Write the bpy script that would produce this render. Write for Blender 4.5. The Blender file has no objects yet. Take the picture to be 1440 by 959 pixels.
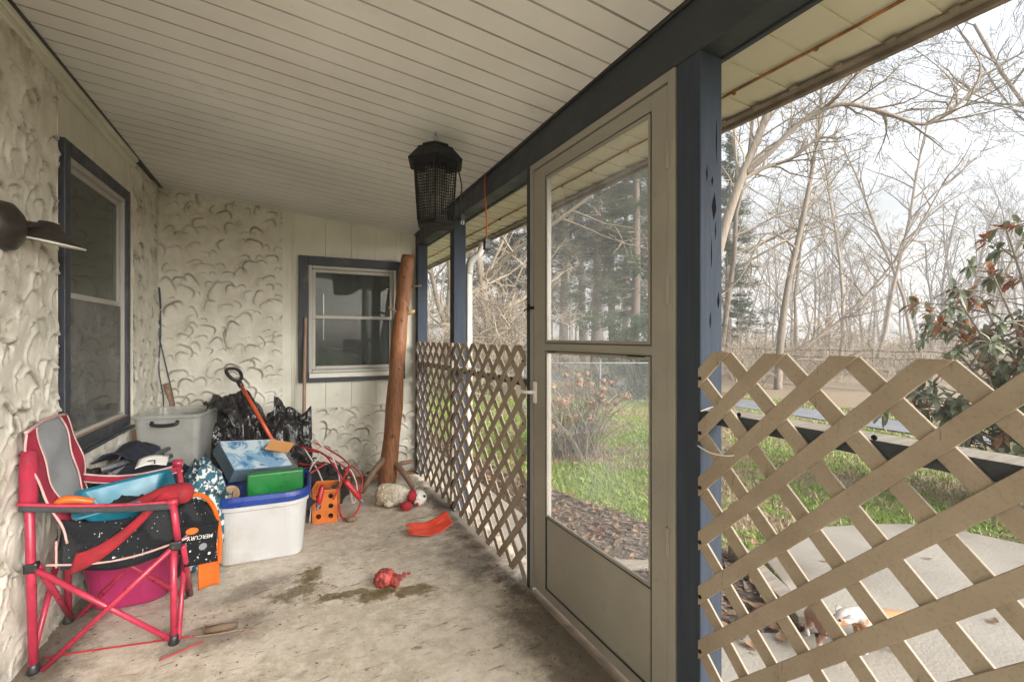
import bpy, math, random
import numpy as np
from mathutils import Vector, Matrix, Euler, noise

SC = bpy.context.scene
COL = SC.collection
R = math.radians
V = Vector

# ------------------------------------------------------------------ helpers
class MB:
    """collects faces, then links them as one mesh object"""
    def __init__(s):
        s.v = []; s.f = []; s.m = []
    def add(s, vs, fs, mi=0):
        o = len(s.v); s.v += [tuple(p) for p in vs]
        s.f += [tuple(i + o for i in q) for q in fs]; s.m += [mi] * len(fs)
    def box(s, lo, hi, mi=0, mat=None):
        x0, y0, z0 = lo; x1, y1, z1 = hi
        vs = [(x0,y0,z0),(x1,y0,z0),(x1,y1,z0),(x0,y1,z0),(x0,y0,z1),(x1,y0,z1),(x1,y1,z1),(x0,y1,z1)]
        if mat is not None: vs = [mat @ V(p) for p in vs]
        s.add(vs, [(0,3,2,1),(4,5,6,7),(0,1,5,4),(1,2,6,5),(2,3,7,6),(3,0,4,7)], mi)
    def tube(s, pts, r, n=8, cap=True, mi=0):
        pts = [V(p) for p in pts]; k = len(pts)
        rs = list(r) if hasattr(r, '__len__') else [r] * k
        t = []
        for i in range(k):
            d = pts[min(i+1, k-1)] - pts[max(i-1, 0)]
            t.append(d.normalized() if d.length > 1e-9 else V((0,0,1)))
        a = V((0,0,1)) if abs(t[0].z) < .9 else V((1,0,0))
        u = t[0].cross(a).normalized(); vs = []
        for i in range(k):
            u = (u - t[i] * u.dot(t[i]))
            u = u.normalized() if u.length > 1e-6 else t[i].orthogonal().normalized()
            w = t[i].cross(u)
            for j in range(n):
                an = 2 * math.pi * j / n
                vs.append(pts[i] + (u * math.cos(an) + w * math.sin(an)) * rs[i])
        fs = []
        for i in range(k - 1):
            for j in range(n):
                b = (j + 1) % n
                fs.append((i*n+j, i*n+b, (i+1)*n+b, (i+1)*n+j))
        if cap:
            fs.append(tuple(range(n))[::-1]); fs.append(tuple((k-1)*n + j for j in range(n)))
        s.add(vs, fs, mi)
    def lathe(s, prof, c=(0,0,0), n=20, mi=0, mat=None, sx=1, sy=1):
        vs = []; k = len(prof)
        for (r, z) in prof:
            for j in range(n):
                an = 2*math.pi*j/n
                p = V((r*math.cos(an)*sx, r*math.sin(an)*sy, z))
                if mat is not None: p = mat @ p
                vs.append(p + V(c))
        fs = []
        for i in range(k-1):
            for j in range(n):
                b = (j+1) % n
                fs.append((i*n+j, i*n+b, (i+1)*n+b, (i+1)*n+j))
        if prof[0][0] > 1e-5: fs.append(tuple(range(n))[::-1])
        if prof[-1][0] > 1e-5: fs.append(tuple((k-1)*n+j for j in range(n)))
        s.add(vs, fs, mi)
    def ball(s, c, r, n=12, sc=(1,1,1), mi=0, mat=None):
        prof = [(max(1e-6, r*math.sin(math.pi*i/(n//2+2))), -r*math.cos(math.pi*i/(n//2+2))) for i in range(n//2+3)]
        m = Matrix.Diagonal((*sc, 1))
        if mat is not None: m = mat @ m
        s.lathe(prof, c, n, mi, m)
    def grid(s, fn, nu, nv, mi=0):
        vs = [fn(i/nu, j/nv) for j in range(nv+1) for i in range(nu+1)]
        w = nu + 1
        s.add(vs, [(j*w+i, j*w+i+1, (j+1)*w+i+1, (j+1)*w+i) for j in range(nv) for i in range(nu)], mi)
    def poly(s, pts, th, n=V((1,0,0)), mi=0):
        """flat polygon given in 3D, thickened along n"""
        n = V(n); k = len(pts); a = [V(p) for p in pts]; b = [p + n*th for p in a]
        s.add(a + b, [tuple(range(k))[::-1], tuple(range(k, 2*k))] +
              [(i, (i+1) % k, k + (i+1) % k, k + i) for i in range(k)], mi)
    def build(s, name, mats, parent=None, smooth=False, bevel=0, seg=2, solid=0, sub=0, fix=False):
        me = bpy.data.meshes.new(name)
        me.from_pydata(s.v, [], s.f)
        ms = mats if isinstance(mats, (list, tuple)) else [mats]
        for m in ms: me.materials.append(m)
        if len(ms) > 1: me.polygons.foreach_set('material_index', s.m)
        if smooth: me.polygons.foreach_set('use_smooth', [True] * len(me.polygons))
        me.update()
        if fix:
            import bmesh
            bm = bmesh.new(); bm.from_mesh(me); bmesh.ops.recalc_face_normals(bm, faces=bm.faces); bm.to_mesh(me); bm.free()
        return link(name, me, parent, bevel, seg, solid, sub)

def link(name, me, parent=None, bevel=0, seg=2, solid=0, sub=0):
    o = bpy.data.objects.new(name, me); COL.objects.link(o)
    if parent is not None:
        o.parent = parent
        pe = parent if parent.type == 'EMPTY' else None
        if pe is not None: o.matrix_parent_inverse = Matrix.Translation(-pe.location)
    if sub:
        m = o.modifiers.new('sub', 'SUBSURF'); m.levels = sub; m.render_levels = sub
    if solid:
        m = o.modifiers.new('solid', 'SOLIDIFY'); m.thickness = solid; m.offset = 0
    if bevel:
        m = o.modifiers.new('bevel', 'BEVEL'); m.width = bevel; m.segments = seg; m.limit_method = 'ANGLE'; m.angle_limit = R(40)
    return o

def tag(o, label, cat, group=None, kind=None):
    o['label'] = label; o['category'] = cat
    if group: o['group'] = group
    if kind: o['kind'] = kind
    return o

def thing(name, base, label, cat, group=None):
    o = bpy.data.objects.new(name, None); COL.objects.link(o)
    o.empty_display_size = .1; o.location = base
    return tag(o, label, cat, group)

def struct(o, kind='structure'):
    o['kind'] = kind; return o

def copy_tree(o, loc, rz=0, sc=1, label=None):
    r = o.copy(); COL.objects.link(r); r.location = loc; r.rotation_euler = (0,0,rz); r.scale = (sc,)*3
    if label: r['label'] = label
    for ch in list(o.children):
        c = ch.copy(); COL.objects.link(c); c.parent = r
        c.matrix_parent_inverse = ch.matrix_parent_inverse.copy()
    return r

def fbm(p, sc, seed=0., oc=3):
    q = V(p) * sc + V((seed*7.3, seed*3.1, seed*1.7)); a = 1; t = 0
    for _ in range(oc):
        t += a * noise.noise(q); q = q * 2.03; a *= .5
    return t

def spline(pts, n=8):
    pts = [V(p) for p in pts]; out = []; k = len(pts)
    for i in range(k-1):
        p0, p1, p2, p3 = pts[max(i-1,0)], pts[i], pts[i+1], pts[min(i+2,k-1)]
        for j in range(n):
            t = j/n
            out.append(.5*((2*p1)+(p2-p0)*t+(2*p0-5*p1+4*p2-p3)*t*t+(3*p1-p0-3*p2+p3)*t**3))
    out.append(pts[-1]); return out

# ------------------------------------------------------------------ materials
class NT:
    def __init__(s, name):
        s.m = bpy.data.materials.new(name); s.m.use_nodes = True
        s.t = s.m.node_tree; s.n = s.t.nodes; s.b = s.n['Principled BSDF']; s.out = s.n['Material Output']
        s.tc = s.n.new('ShaderNodeTexCoord').outputs['Object']
    def lk(s, a, b): s.t.links.new(a, b)
    def set(s, sock, v):
        if hasattr(v, 'links'): s.lk(v, sock)
        else: sock.default_value = v
    def mapping(s, scale, rot=(0,0,0), src=None):
        n = s.n.new('ShaderNodeMapping'); n.inputs['Scale'].default_value = scale; n.inputs['Rotation'].default_value = rot
        s.lk(src or s.tc, n.inputs['Vector']); return n.outputs[0]
    def noise(s, scale, detail=4, rough=.55, vec=None, dist=0):
        n = s.n.new('ShaderNodeTexNoise'); n.inputs['Scale'].default_value = scale
        n.inputs['Detail'].default_value = detail; n.inputs['Roughness'].default_value = rough; n.inputs['Distortion'].default_value = dist
        s.lk(vec or s.tc, n.inputs['Vector']); return n.outputs['Fac']
    def voro(s, scale, vec=None, out='Distance', feat='F1', rnd=1):
        n = s.n.new('ShaderNodeTexVoronoi'); n.feature = feat; n.inputs['Scale'].default_value = scale
        n.inputs['Randomness'].default_value = rnd
        s.lk(vec or s.tc, n.inputs['Vector']); return n.outputs[out]
    def wave(s, scale, vec=None, dist=2, detail=2, dirn='X'):
        n = s.n.new('ShaderNodeTexWave'); n.bands_direction = dirn; n.inputs['Scale'].default_value = scale
        n.inputs['Distortion'].default_value = dist; n.inputs['Detail'].default_value = detail
        s.lk(vec or s.tc, n.inputs['Vector']); return n.outputs['Fac']
    def ramp(s, fac, a, b, lo=0, hi=1):
        n = s.n.new('ShaderNodeMapRange'); n.clamp = True; n.interpolation_type = 'SMOOTHSTEP'
        n.inputs[1].default_value = a; n.inputs[2].default_value = b; n.inputs[3].default_value = lo; n.inputs[4].default_value = hi
        s.lk(fac, n.inputs[0]); return n.outputs[0]
    def mix(s, fac, a, b):
        n = s.n.new('ShaderNodeMix'); n.data_type = 'RGBA'
        s.set(n.inputs[0], fac)
        for k, c in ((6, a), (7, b)):
            if hasattr(c, 'links'): s.lk(c, n.inputs[k])
            else: n.inputs[k].default_value = (*c, 1)
        return n.outputs[2]
    def math(s, op, a, b=0., c=0.):
        n = s.n.new('ShaderNodeMath'); n.operation = op
        s.set(n.inputs[0], a); s.set(n.inputs[1], b); s.set(n.inputs[2], c); return n.outputs[0]
    def sep(s, src=None):
        n = s.n.new('ShaderNodeSeparateXYZ'); s.lk(src or s.tc, n.inputs[0]); return n.outputs
    def bump(s, h, st, dist=.01):
        n = s.n.new('ShaderNodeBump'); n.inputs['Strength'].default_value = st; n.inputs['Distance'].default_value = dist
        s.lk(h, n.inputs['Height'])
        prev = s.b.inputs['Normal']
        if prev.links: s.lk(prev.links[0].from_socket, n.inputs['Normal'])
        s.lk(n.outputs[0], prev)
    def col(s, c):
        if hasattr(c, 'links'): s.lk(c, s.b.inputs['Base Color'])
        else: s.b.inputs['Base Color'].default_value = (*c, 1)
    def rough(s, v): s.set(s.b.inputs['Roughness'], v)
    def blob(s, cx, cy, rx, ry, rot=0, warp=None, soft=.3):
        """soft ellipse mask on the XY plane of the object, edge broken by a noise"""
        o = s.sep(); dx = s.math('SUBTRACT', o[0], cx); dy = s.math('SUBTRACT', o[1], cy)
        ca, sa = math.cos(rot), math.sin(rot)
        u = s.math('ADD', s.math('MULTIPLY', dx, ca/rx), s.math('MULTIPLY', dy, sa/rx))
        w = s.math('ADD', s.math('MULTIPLY', dx, -sa/ry), s.math('MULTIPLY', dy, ca/ry))
        d = s.math('SQRT', s.math('ADD', s.math('MULTIPLY', u, u), s.math('MULTIPLY', w, w)))
        if warp is not None: d = s.math('ADD', d, warp)
        return s.ramp(d, 1-soft, 1, 1, 0)

def plain(name, c, rough=.5, var=.25, sc=6, bump=.15, bsc=40, metal=0, dirt=None, dirt_amt=.5, spec=.5, c2=None):
    t = NT(name)
    k = t.noise(sc, 5); d = c2 or tuple(a*(1-var) for a in c)
    col = t.mix(t.ramp(k, .35, .65), d, c)
    if dirt:
        n2 = t.noise(sc*.45, 6, .65); col = t.mix(t.ramp(n2, .62-.15*dirt_amt, .78, 0, .85), col, dirt)
    t.col(col); t.rough(t.ramp(t.noise(sc*2, 4), .3, .7, max(.03, rough-.1), min(1, rough+.1)))
    t.b.inputs['Metallic'].default_value = metal; t.b.inputs['Specular IOR Level'].default_value = spec
    if bump: t.bump(t.noise(bsc, 4), bump, .01)
    return t.m

M = {}
def stucco_mat():
    t = NT('stucco')
    base = t.mix(t.ramp(t.noise(9, 6), .3, .7), (.58,.55,.46), (.70,.67,.58))
    stain = t.math('MULTIPLY', t.ramp(t.noise(2.6, 7, .7), .56, .74), t.ramp(t.noise(23, 5, .7), .40, .62))
    base = t.mix(t.math('MULTIPLY', stain, .75), base, (.16,.11,.06))
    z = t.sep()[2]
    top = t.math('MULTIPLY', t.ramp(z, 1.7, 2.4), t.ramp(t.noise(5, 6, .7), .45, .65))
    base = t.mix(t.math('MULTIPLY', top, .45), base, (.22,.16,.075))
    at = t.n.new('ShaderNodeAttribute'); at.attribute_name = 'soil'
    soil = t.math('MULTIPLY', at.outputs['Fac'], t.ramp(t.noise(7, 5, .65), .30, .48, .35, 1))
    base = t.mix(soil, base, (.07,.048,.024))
    low = t.math('MULTIPLY', t.ramp(z, .5, .02), t.ramp(t.noise(6, 6, .7), .38, .62))
    base = t.mix(t.math('MULTIPLY', low, .7), base, (.20,.17,.12))
    t.col(base); t.rough(.85); t.bump(t.noise(90, 4, .6), .22, .006); t.bump(t.noise(18, 4), .25, .012)
    return t.m
M['stucco'] = stucco_mat()

def siding_mat():
    t = NT('siding')
    base = t.mix(t.ramp(t.noise(3, 5), .3, .7), (.58,.565,.475), (.68,.665,.57))
    v = t.mapping((14, 14, .8))
    base = t.mix(t.ramp(t.noise(2, 6, .7, v), .56, .78, 0, .45), base, (.28,.25,.16))
    base = t.mix(t.ramp(t.noise(11, 6, .75), .62, .74, 0, .6), base, (.2,.15,.08))
    t.col(base); t.rough(.6); t.bump(t.noise(5, 5, .6, v), .12, .006); return t.m
M['siding'] = siding_mat()

def vinyl_mat(name, a, b, stain):
    t = NT(name)
    base = t.mix(t.ramp(t.noise(1.7, 5), .3, .7), a, b)
    base = t.mix(t.ramp(t.noise(60, 3, .7), .70, .76, 0, .7), base, stain)
    base = t.mix(t.ramp(t.noise(2.3, 7, .7), .58, .8, 0, .45), base, stain)
    t.col(base); t.rough(.55); t.bump(t.noise(70, 3), .06, .004); return t.m
M['ceiling'] = vinyl_mat('ceiling_vinyl', (.67,.655,.63), (.77,.76,.74), (.25,.22,.17))
M['soffit'] = vinyl_mat('soffit_vinyl', (.54,.505,.375), (.64,.60,.46), (.33,.27,.14))

def paint_wood(name, c, chip):
    t = NT(name)
    v = t.mapping((30, 30, 1.6))
    g = t.noise(2, 6, .65, v)
    base = t.mix(t.ramp(g, .3, .7), tuple(a*.75 for a in c), c)
    base = t.mix(t.ramp(t.noise(9, 6, .8, t.mapping((3, 3, 1))), .69, .73, 0, .9), base, chip)
    t.col(base); t.rough(.75); t.b.inputs['Specular IOR Level'].default_value = .2; t.bump(g, .35, .006); return t.m
M['slate'] = paint_wood('slate_blue_paint', (.036,.046,.064), (.008,.008,.008))
M['slate_beam'] = plain('slate_beam_paint', (.027,.033,.040), .55, .3, 5, .2, 30, c2=(.017,.021,.025))
M['frame_blue'] = plain('window_blue_paint', (.026,.032,.046), .5, .3, 8, .15, 60, dirt=(.16,.12,.07), dirt_amt=.3)

def lattice_mat():
    t = NT('lattice_vinyl')
    base = t.mix(t.ramp(t.noise(5, 5), .3, .7), (.26,.205,.145), (.33,.27,.20))
    base = t.mix(t.ramp(t.noise(14, 7, .75), .60, .75, 0, .6), base, (.15,.1,.055))
    g = t.noise(3, 5, .6, t.mapping((3, 40, 40), (R(45),0,0)))
    base = t.mix(t.ramp(g, .5, .7, 0, .35), base, (.15,.115,.075))
    base = t.mix(t.ramp(t.noise(1.3, 6, .75, t.mapping((30,30,2.5))), .62, .70, 0, .7), base, (.09,.06,.035))
    t.col(base); t.rough(.6); t.bump(t.noise(50, 4), .12, .004); t.bump(g, .15, .003); return t.m
M['lattice'] = lattice_mat()

def alu(name, c, dirt):
    t = NT(name)
    base = t.mix(t.ramp(t.noise(4, 5), .3, .7), tuple(a*.86 for a in c), c)
    base = t.mix(t.ramp(t.noise(12, 7, .75), .58, .75, 0, .55), base, dirt)
    base = t.mix(t.ramp(t.noise(120, 2, .7), .72, .78, 0, .6), base, tuple(a*.5 for a in dirt))
    t.col(base); t.rough(.42); t.bump(t.noise(60, 3), .05, .003); return t.m
M['door'] = alu('door_enamel', (.275,.255,.215), (.14,.12,.09))
M['sash'] = alu('sash_enamel', (.42,.405,.36), (.24,.20,.15))

def floor_mat():
    t = NT('porch_concrete')
    n1 = t.noise(2.2, 9, .75); n2 = t.noise(13, 9, .8); n3 = t.noise(60, 5, .75)
    base = t.mix(t.ramp(n1, .35, .65), (.43,.365,.275), (.63,.555,.45))
    base = t.mix(t.ramp(n2, .47, .62, 0, .8), base, (.68,.61,.525))
    base = t.mix(t.ramp(n2, .48, .30, 0, .6), base, (.23,.185,.13))
    base = t.mix(t.ramp(t.noise(4.1, 10, .8), .55, .70, 0, .6), base, (.17,.125,.075))
    base = t.mix(t.ramp(t.noise(4.3, 6, .7, t.mapping((1,1.6,1), (0,0,.6))), .58, .72, 0, .45), base, (.42,.25,.18))
    base = t.mix(t.ramp(n3, .62, .72, 0, .75), base, (.12,.085,.05))
    base = t.mix(t.ramp(t.noise(26, 8, .8), .56, .70, 0, .6), base, (.60,.50,.44))
    base = t.mix(t.ramp(t.noise(95, 4, .7), .66, .72, 0, .85), base, (.06,.045,.03))
    sk = t.noise(7, 7, .75, t.mapping((1,3.2,1), (0,0,-.5)), 1.5)
    base = t.mix(t.ramp(sk, .57, .66, 0, .8), base, (.12,.085,.05))
    # soil gathered along the foot of the lattice, the walls and the doorway
    w = t.math('MULTIPLY', t.math('SUBTRACT', t.noise(8, 7, .75), .5), 1.7)
    for (cx, cy, rx, ry, ro, a) in ((1.08,3.0,.17,1.5,0,.85),(1.05,1.6,.3,.75,0,.8),(-.86,2.4,.22,1.6,0,.8),(.2,4.2,1.2,.16,0,.7),
                                    (-.25,2.32,.30,.15,.2,.6),(-.12,2.66,.3,.12,.3,.45),(.95,2.55,.2,.5,0,.6)):
        m = t.blob(cx, cy, rx, ry, ro, w, .7)
        base = t.mix(t.math('MULTIPLY', m, a), base, (.075,.055,.035))
    # damp olive patches
    ww = t.math('MULTIPLY', t.math('SUBTRACT', t.noise(15, 8, .75), .5), 3.2)
    damp = None
    for (cx, cy, rx, ry, ro) in ((.41,2.34,.17,.075,.1),(.57,2.30,.13,.07,-.3),(.25,2.41,.17,.05,-.10),(.05,2.53,.17,.075,.25),(.13,2.68,.07,.13,-.3)):
        m = t.blob(cx, cy, rx, ry, ro, ww, .5)
        damp = m if damp is None else t.math('MAXIMUM', damp, m)
    base = t.mix(t.math('MULTIPLY', damp, t.ramp(n2, .3, .6, 1, .8)), base, t.mix(t.ramp(t.noise(21,6,.75), .4, .6), (.075,.055,.014), (.17,.13,.04)))
    t.col(base)
    r = t.ramp(damp, 0, 1, .8, .35); t.rough(r)
    t.bump(n3, .45, .006); t.bump(n2, .4, .01); t.bump(t.noise(160,3), .3, .003); return t.m
M['floor'] = floor_mat()

def glass_mat(name, dust, tint=(1,1,1), scratches=False, refl=.06):
    t = NT(name); n = t.n
    tr = n.new('ShaderNodeBsdfTransparent'); tr.inputs[0].default_value = (*tint, 1)
    gl = n.new('ShaderNodeBsdfGlossy'); gl.inputs['Roughness'].default_value = .02
    df = n.new('ShaderNodeBsdfDiffuse'); df.inputs[0].default_value = (.62,.64,.64,1)
    tl = n.new('ShaderNodeBsdfTranslucent'); tl.inputs[0].default_value = (.62,.64,.64,1)
    lw = n.new('ShaderNodeLayerWeight'); frs = t.math('ADD', t.math('MULTIPLY', t.math('POWER', lw.outputs['Facing'], 5), .8), .04)
    m1 = n.new('ShaderNodeMixShader'); t.lk(frs, m1.inputs[0]); t.lk(tr.outputs[0], m1.inputs[1]); t.lk(gl.outputs[0], m1.inputs[2])
    ad = n.new('ShaderNodeMixShader'); ad.inputs[0].default_value = .5; t.lk(df.outputs[0], ad.inputs[1]); t.lk(tl.outputs[0], ad.inputs[2])
    m2 = n.new('ShaderNodeMixShader')
    f = t.ramp(t.noise(3, 7, .7), .3, .75, dust*.35, dust*1.6)
    if scratches:
        w = t.n.new('ShaderNodeTexWave'); w.wave_type = 'RINGS'; w.rings_direction = 'X'
        w.inputs['Scale'].default_value = 9; w.inputs['Distortion'].default_value = 2.5; w.inputs['Detail'].default_value = 1
        mp = t.n.new('ShaderNodeMapping'); mp.inputs['Location'].default_value = (0, -1.72, -.72); t.lk(t.tc, mp.inputs[0]); t.lk(mp.outputs[0], w.inputs['Vector'])
        f = t.math('ADD', f, t.math('MULTIPLY', t.ramp(w.outputs['Fac'], .9, 1.0), .05))
    t.lk(f, m2.inputs[0]); t.lk(m1.outputs[0], m2.inputs[1]); t.lk(ad.outputs[0], m2.inputs[2])
    t.lk(m2.outputs[0], t.out.inputs['Surface']); return t.m
M['glass_door'] = glass_mat('door_glass', .075)
M['glass_low'] = glass_mat('door_lower_glass', .04, scratches=True)
M['glass_win'] = glass_mat('window_glass', .10, (.6,.65,.6))
M['screen'] = glass_mat('insect_screen', .22, (.45,.43,.38))
M['dark_room'] = plain('room_wall', (.30,.28,.24), .8)
M['curtain'] = plain('curtain_cloth', (.30,.28,.24), .9, .3, 3)
M['black'] = plain('black_plastic', (.018,.018,.018), .4, .3, 20, .1)
M['black_metal'] = plain('black_metal', (.007,.0065,.006), .6, .4, 15, .2, spec=.2)
M['gouge'] = plain('bare_gouge', (.012,.011,.010), .95, .3, 30, 0, spec=0)
M['lamp_dark'] = plain('bronze_metal', (.03,.022,.016), .4, .4, 12, .15)
M['white'] = plain('white_enamel', (.75,.73,.68), .4, .12, 6, .05)
M['rust'] = plain('rusty_metal', (.42,.17,.04), .8, .4, 18, .3, 60, c2=(.20,.08,.025))
M['fascia'] = plain('fascia_edge', (.24,.19,.14), .6, .4, 10, .2, 40, dirt=(.06,.045,.03))
M['roof'] = plain('roof_shingle', (.08,.075,.07), .9)
M['steel'] = plain('galvanised_steel', (.42,.42,.42), .35, .2, 12, .05, metal=.8)
M['fence_grey'] = plain('dull_galvanised', (.17,.18,.17), .7, .25, 8, .05)
M['grey_tube'] = plain('grey_tube_paint', (.22,.23,.25), .35, .2, 10, .05, metal=.4)

def wood(name, a, b, sc=(25,25,2), ns=3, dirt=(.09,.035,.012), knots=True, rough=.55):
    t = NT(name)
    g = t.noise(ns, 6, .65, t.mapping(sc), .6)
    base = t.mix(t.ramp(g, .3, .7), a, b)
    base = t.mix(t.ramp(t.noise(5, 6, .7), .58, .74, 0, .75), base, dirt)
    if knots: base = t.mix(t.ramp(t.voro(7, t.mapping((1,1,.8))), .06, .14, .85, 0), base, tuple(c*.35 for c in dirt))
    t.col(base); t.rough(rough); t.bump(g, .3, .006); return t.m
M['log'] = wood('stripped_log', (.15,.05,.018), (.34,.135,.042))
M['stub'] = wood('branch_bark', (.15,.085,.05), (.25,.16,.10), knots=False)
M['stub_cut'] = plain('cut_wood', (.50,.33,.16), .7)
M['handle_wood'] = wood('handle_wood', (.20,.12,.07), (.33,.22,.14), knots=False)
M['rail_wood'] = wood('weathered_rail', (.22,.19,.15), (.36,.32,.26), (2,25,25), dirt=(.1,.08,.06), knots=False)
M['bark'] = wood('grey_brown_bark', (.18,.145,.11), (.31,.26,.20), (14,14,1.5), dirt=(.08,.06,.04), knots=False, rough=.9)
M['bark_tan'] = wood('tan_bark', (.15,.12,.09), (.26,.215,.165), (14,14,1.5), dirt=(.13,.095,.06), knots=False, rough=.9)
M['twig'] = plain('twig_bark', (.22,.195,.175), .9, .3, 1.5, 0, c2=(.13,.115,.10))
M['twig_tan'] = plain('tan_twig_bark', (.31,.25,.175), .9, .3, .7, 0, c2=(.18,.145,.105))
M['pine_bark'] = wood('pine_bark', (.10,.075,.055), (.19,.15,.12), (12,12,1.2), dirt=(.06,.045,.035), knots=False, rough=.9)

def leafmat(name, a, b, sc=.8, tl=.35, c3=None, rg=.55):
    t = NT(name)
    col = t.mix(t.ramp(t.noise(sc, 4), .35, .65), a, b)
    if c3: col = t.mix(t.ramp(t.noise(sc*3.1, 3), .56, .64), col, c3)
    t.col(col); t.rough(rg)
    d = t.n.new('ShaderNodeBsdfTranslucent'); t.lk(col, d.inputs[0])
    mx = t.n.new('ShaderNodeMixShader'); mx.inputs[0].default_value = tl
    t.lk(t.b.outputs[0], mx.inputs[1]); t.lk(d.outputs[0], mx.inputs[2]); t.lk(mx.outputs[0], t.out.inputs['Surface'])
    return t.m
M['pine'] = leafmat('pine_needles', (.035,.055,.022), (.075,.10,.04))
M['cedar'] = leafmat('cedar_foliage', (.035,.075,.025), (.08,.13,.045), 1.2)
M['leaf_top'] = leafmat('rhododendron_leaf', (.085,.11,.05), (.24,.25,.15), 5, .15, rg=.32)
M['leaf_rust'] = leafmat('rusty_leaf', (.26,.075,.028), (.36,.17,.07), 8, .3)
M['dry_bloom'] = leafmat('dry_bloom', (.34,.215,.135), (.52,.38,.26), 6, .4)
M['dry_leaf'] = leafmat('dead_leaf', (.20,.115,.06), (.36,.22,.12), 9, .3)

def ground_mat():
    t = NT('lawn')
    n = t.noise(.9, 8, .7); n2 = t.noise(5, 7, .7); n3 = t.noise(30, 5, .7)
    g = t.mix(t.ramp(n3, .3, .7), (.085,.14,.015), (.17,.23,.04))
    s = t.mix(t.ramp(n3, .3, .7), (.17,.12,.07), (.29,.215,.135))
    f = t.math('ADD', t.math('MULTIPLY', n, .6), t.math('MULTIPLY', n2, .4))
    far = t.ramp(t.sep()[0], 4, 9, -.01, .16)
    col = t.mix(t.ramp(t.math('ADD', f, far), .475, .575), g, s)
    t.col(col); t.rough(.95); t.bump(n3, .8, .03); t.bump(n2, .6, .05); return t.m
M['lawn'] = ground_mat()
def grass_mat():
    t = NT('grass_blades')
    n = t.noise(.9, 8, .7); n2 = t.noise(5, 7, .7)
    f = t.math('ADD', t.math('MULTIPLY', n, .6), t.math('MULTIPLY', n2, .4))
    col = t.mix(t.ramp(f, .475, .575), t.mix(t.ramp(t.noise(20,3), .3,.7), (.14,.21,.024), (.25,.31,.055)), (.30,.22,.125))
    t.col(col); t.rough(.6); return t.m
M['grass'] = grass_mat()
M['mulch'] = plain('mulch_soil', (.12,.085,.06), .95, .5, 14, .8, 45, c2=(.05,.036,.026), dirt=(.2,.16,.12), dirt_amt=.6)
M['chip'] = plain('bark_chip', (.20,.14,.10), .9, .5, 9, .2, 60, c2=(.07,.045,.03))
M['patio'] = plain('patio_concrete', (.28,.25,.205), .85, .2, 1.7, .4, 50, dirt=(.15,.12,.085), dirt_amt=.5)
M['road'] = plain('road_asphalt', (.17,.17,.18), .9, .2, 3, .3, 60)
M['field'] = plain('brown_field', (.22,.165,.10), .95, .4, .5, .5, 8, c2=(.15,.115,.065))
M['timber'] = wood('garden_timber', (.16,.13,.10), (.29,.25,.20), (2,25,25), dirt=(.08,.065,.05), knots=False, rough=.9)

# ------------------------------------------------------------------ setting: floor, house walls, roof
def xl(y): return -.979 + .03*y            # left wall line
def zc(x, y):                               # ceiling height (the porch roof falls to the right)
    l = 2.37 + .035*(4.3-y); r = 2.19 + .022*(4.3-y); t = (x+.85)/1.95
    return l + (r-l)*t

m = MB(); m.box((-1.3,-2.2,-.16), (1.235,4.32,0))
struct(m.build('porch_floor', M['floor'], bevel=.01))

house = thing('house', (-1.2,4.3,0), 'cream stucco house wrapped round the porch with trowelled plaster and blue framed windows', 'house')

def stucco_piece(mb, o, eu, ev, en, U, W, res, seed, dr=.098):
    """one rectangle of trowelled plaster as a real relief"""
    rng = np.random.default_rng(seed)
    nu = max(2, int(U/res)); nv = max(2, int(W/res))
    us = np.linspace(0, U, nu+1); vs = np.linspace(0, W, nv+1)
    h = np.zeros((nv+1, nu+1)); so = np.zeros((nv+1, nu+1))
    X, Y = np.meshgrid(us, vs)
    cy = -.05; row = 0
    while cy < W + .05:
        cx = -.05 + (row % 2)*dr*.5
        while cx < U + .05:
            if rng.random() < .90:
                px = cx + rng.normal(0, dr*.22); py = cy + rng.normal(0, dr*.22)
                r = rng.uniform(.024, .070); an = rng.normal(R(100), R(38)); A = rng.uniform(.006, .0135); asp = rng.uniform(.6, 1.5)
                i0, i1 = np.searchsorted(us, [px-.13, px+.13]); j0, j1 = np.searchsorted(vs, [py-.13, py+.13])
                if i1 > i0 and j1 > j0:
                    dx = X[j0:j1, i0:i1]-px; dy = (Y[j0:j1, i0:i1]-py)/asp
                    d = np.hypot(dx, dy) + 1e-6
                    ca = np.clip((dx*math.cos(an)+dy*math.sin(an))/d, -1, 1)
                    wob = r*(1+.12*np.sin(3*np.arctan2(dy,dx)+px*40))
                    k = np.clip(ca*1.25+.15, 0, 1)
                    q = d/wob
                    dent = np.where(q < 1, -A*k*np.clip(q,0,1)**3.5, 0)
                    lip = A*.8*k*np.where(q >= 1, np.exp(-((q-1)/.22)**2), np.exp(-((1-q)/.05)**2))
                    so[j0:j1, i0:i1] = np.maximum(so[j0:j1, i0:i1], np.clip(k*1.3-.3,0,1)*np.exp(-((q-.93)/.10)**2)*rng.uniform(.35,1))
                    pad = .003*np.exp(-(q/1.2)**2)
                    h[j0:j1, i0:i1] += dent + lip + pad
            cx += dr
        cy += dr*.86; row += 1
    o = np.array(o); eu = np.array(eu); ev = np.array(ev); en = np.array(en)
    low = .0022*np.sin(X*9+Y*5+seed)+.0018*np.sin(X*21-Y*17) + rng.normal(0,.0004,h.shape)
    h = h + low
    P = o + X[...,None]*eu + Y[...,None]*ev + (h[...,None])*en
    mb.soil = getattr(mb,'soil',[])
    mb.soil += [0.]*(len(mb.v)-len(mb.soil)) + so.ravel().tolist()
    w = nu+1
    idx = (np.arange(nv)[:,None]*w + np.arange(nu)[None,:]).ravel()
    mb.add(P.reshape(-1,3).tolist(), np.stack([idx, idx+1, idx+w+1, idx+w], 1).tolist())

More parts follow.
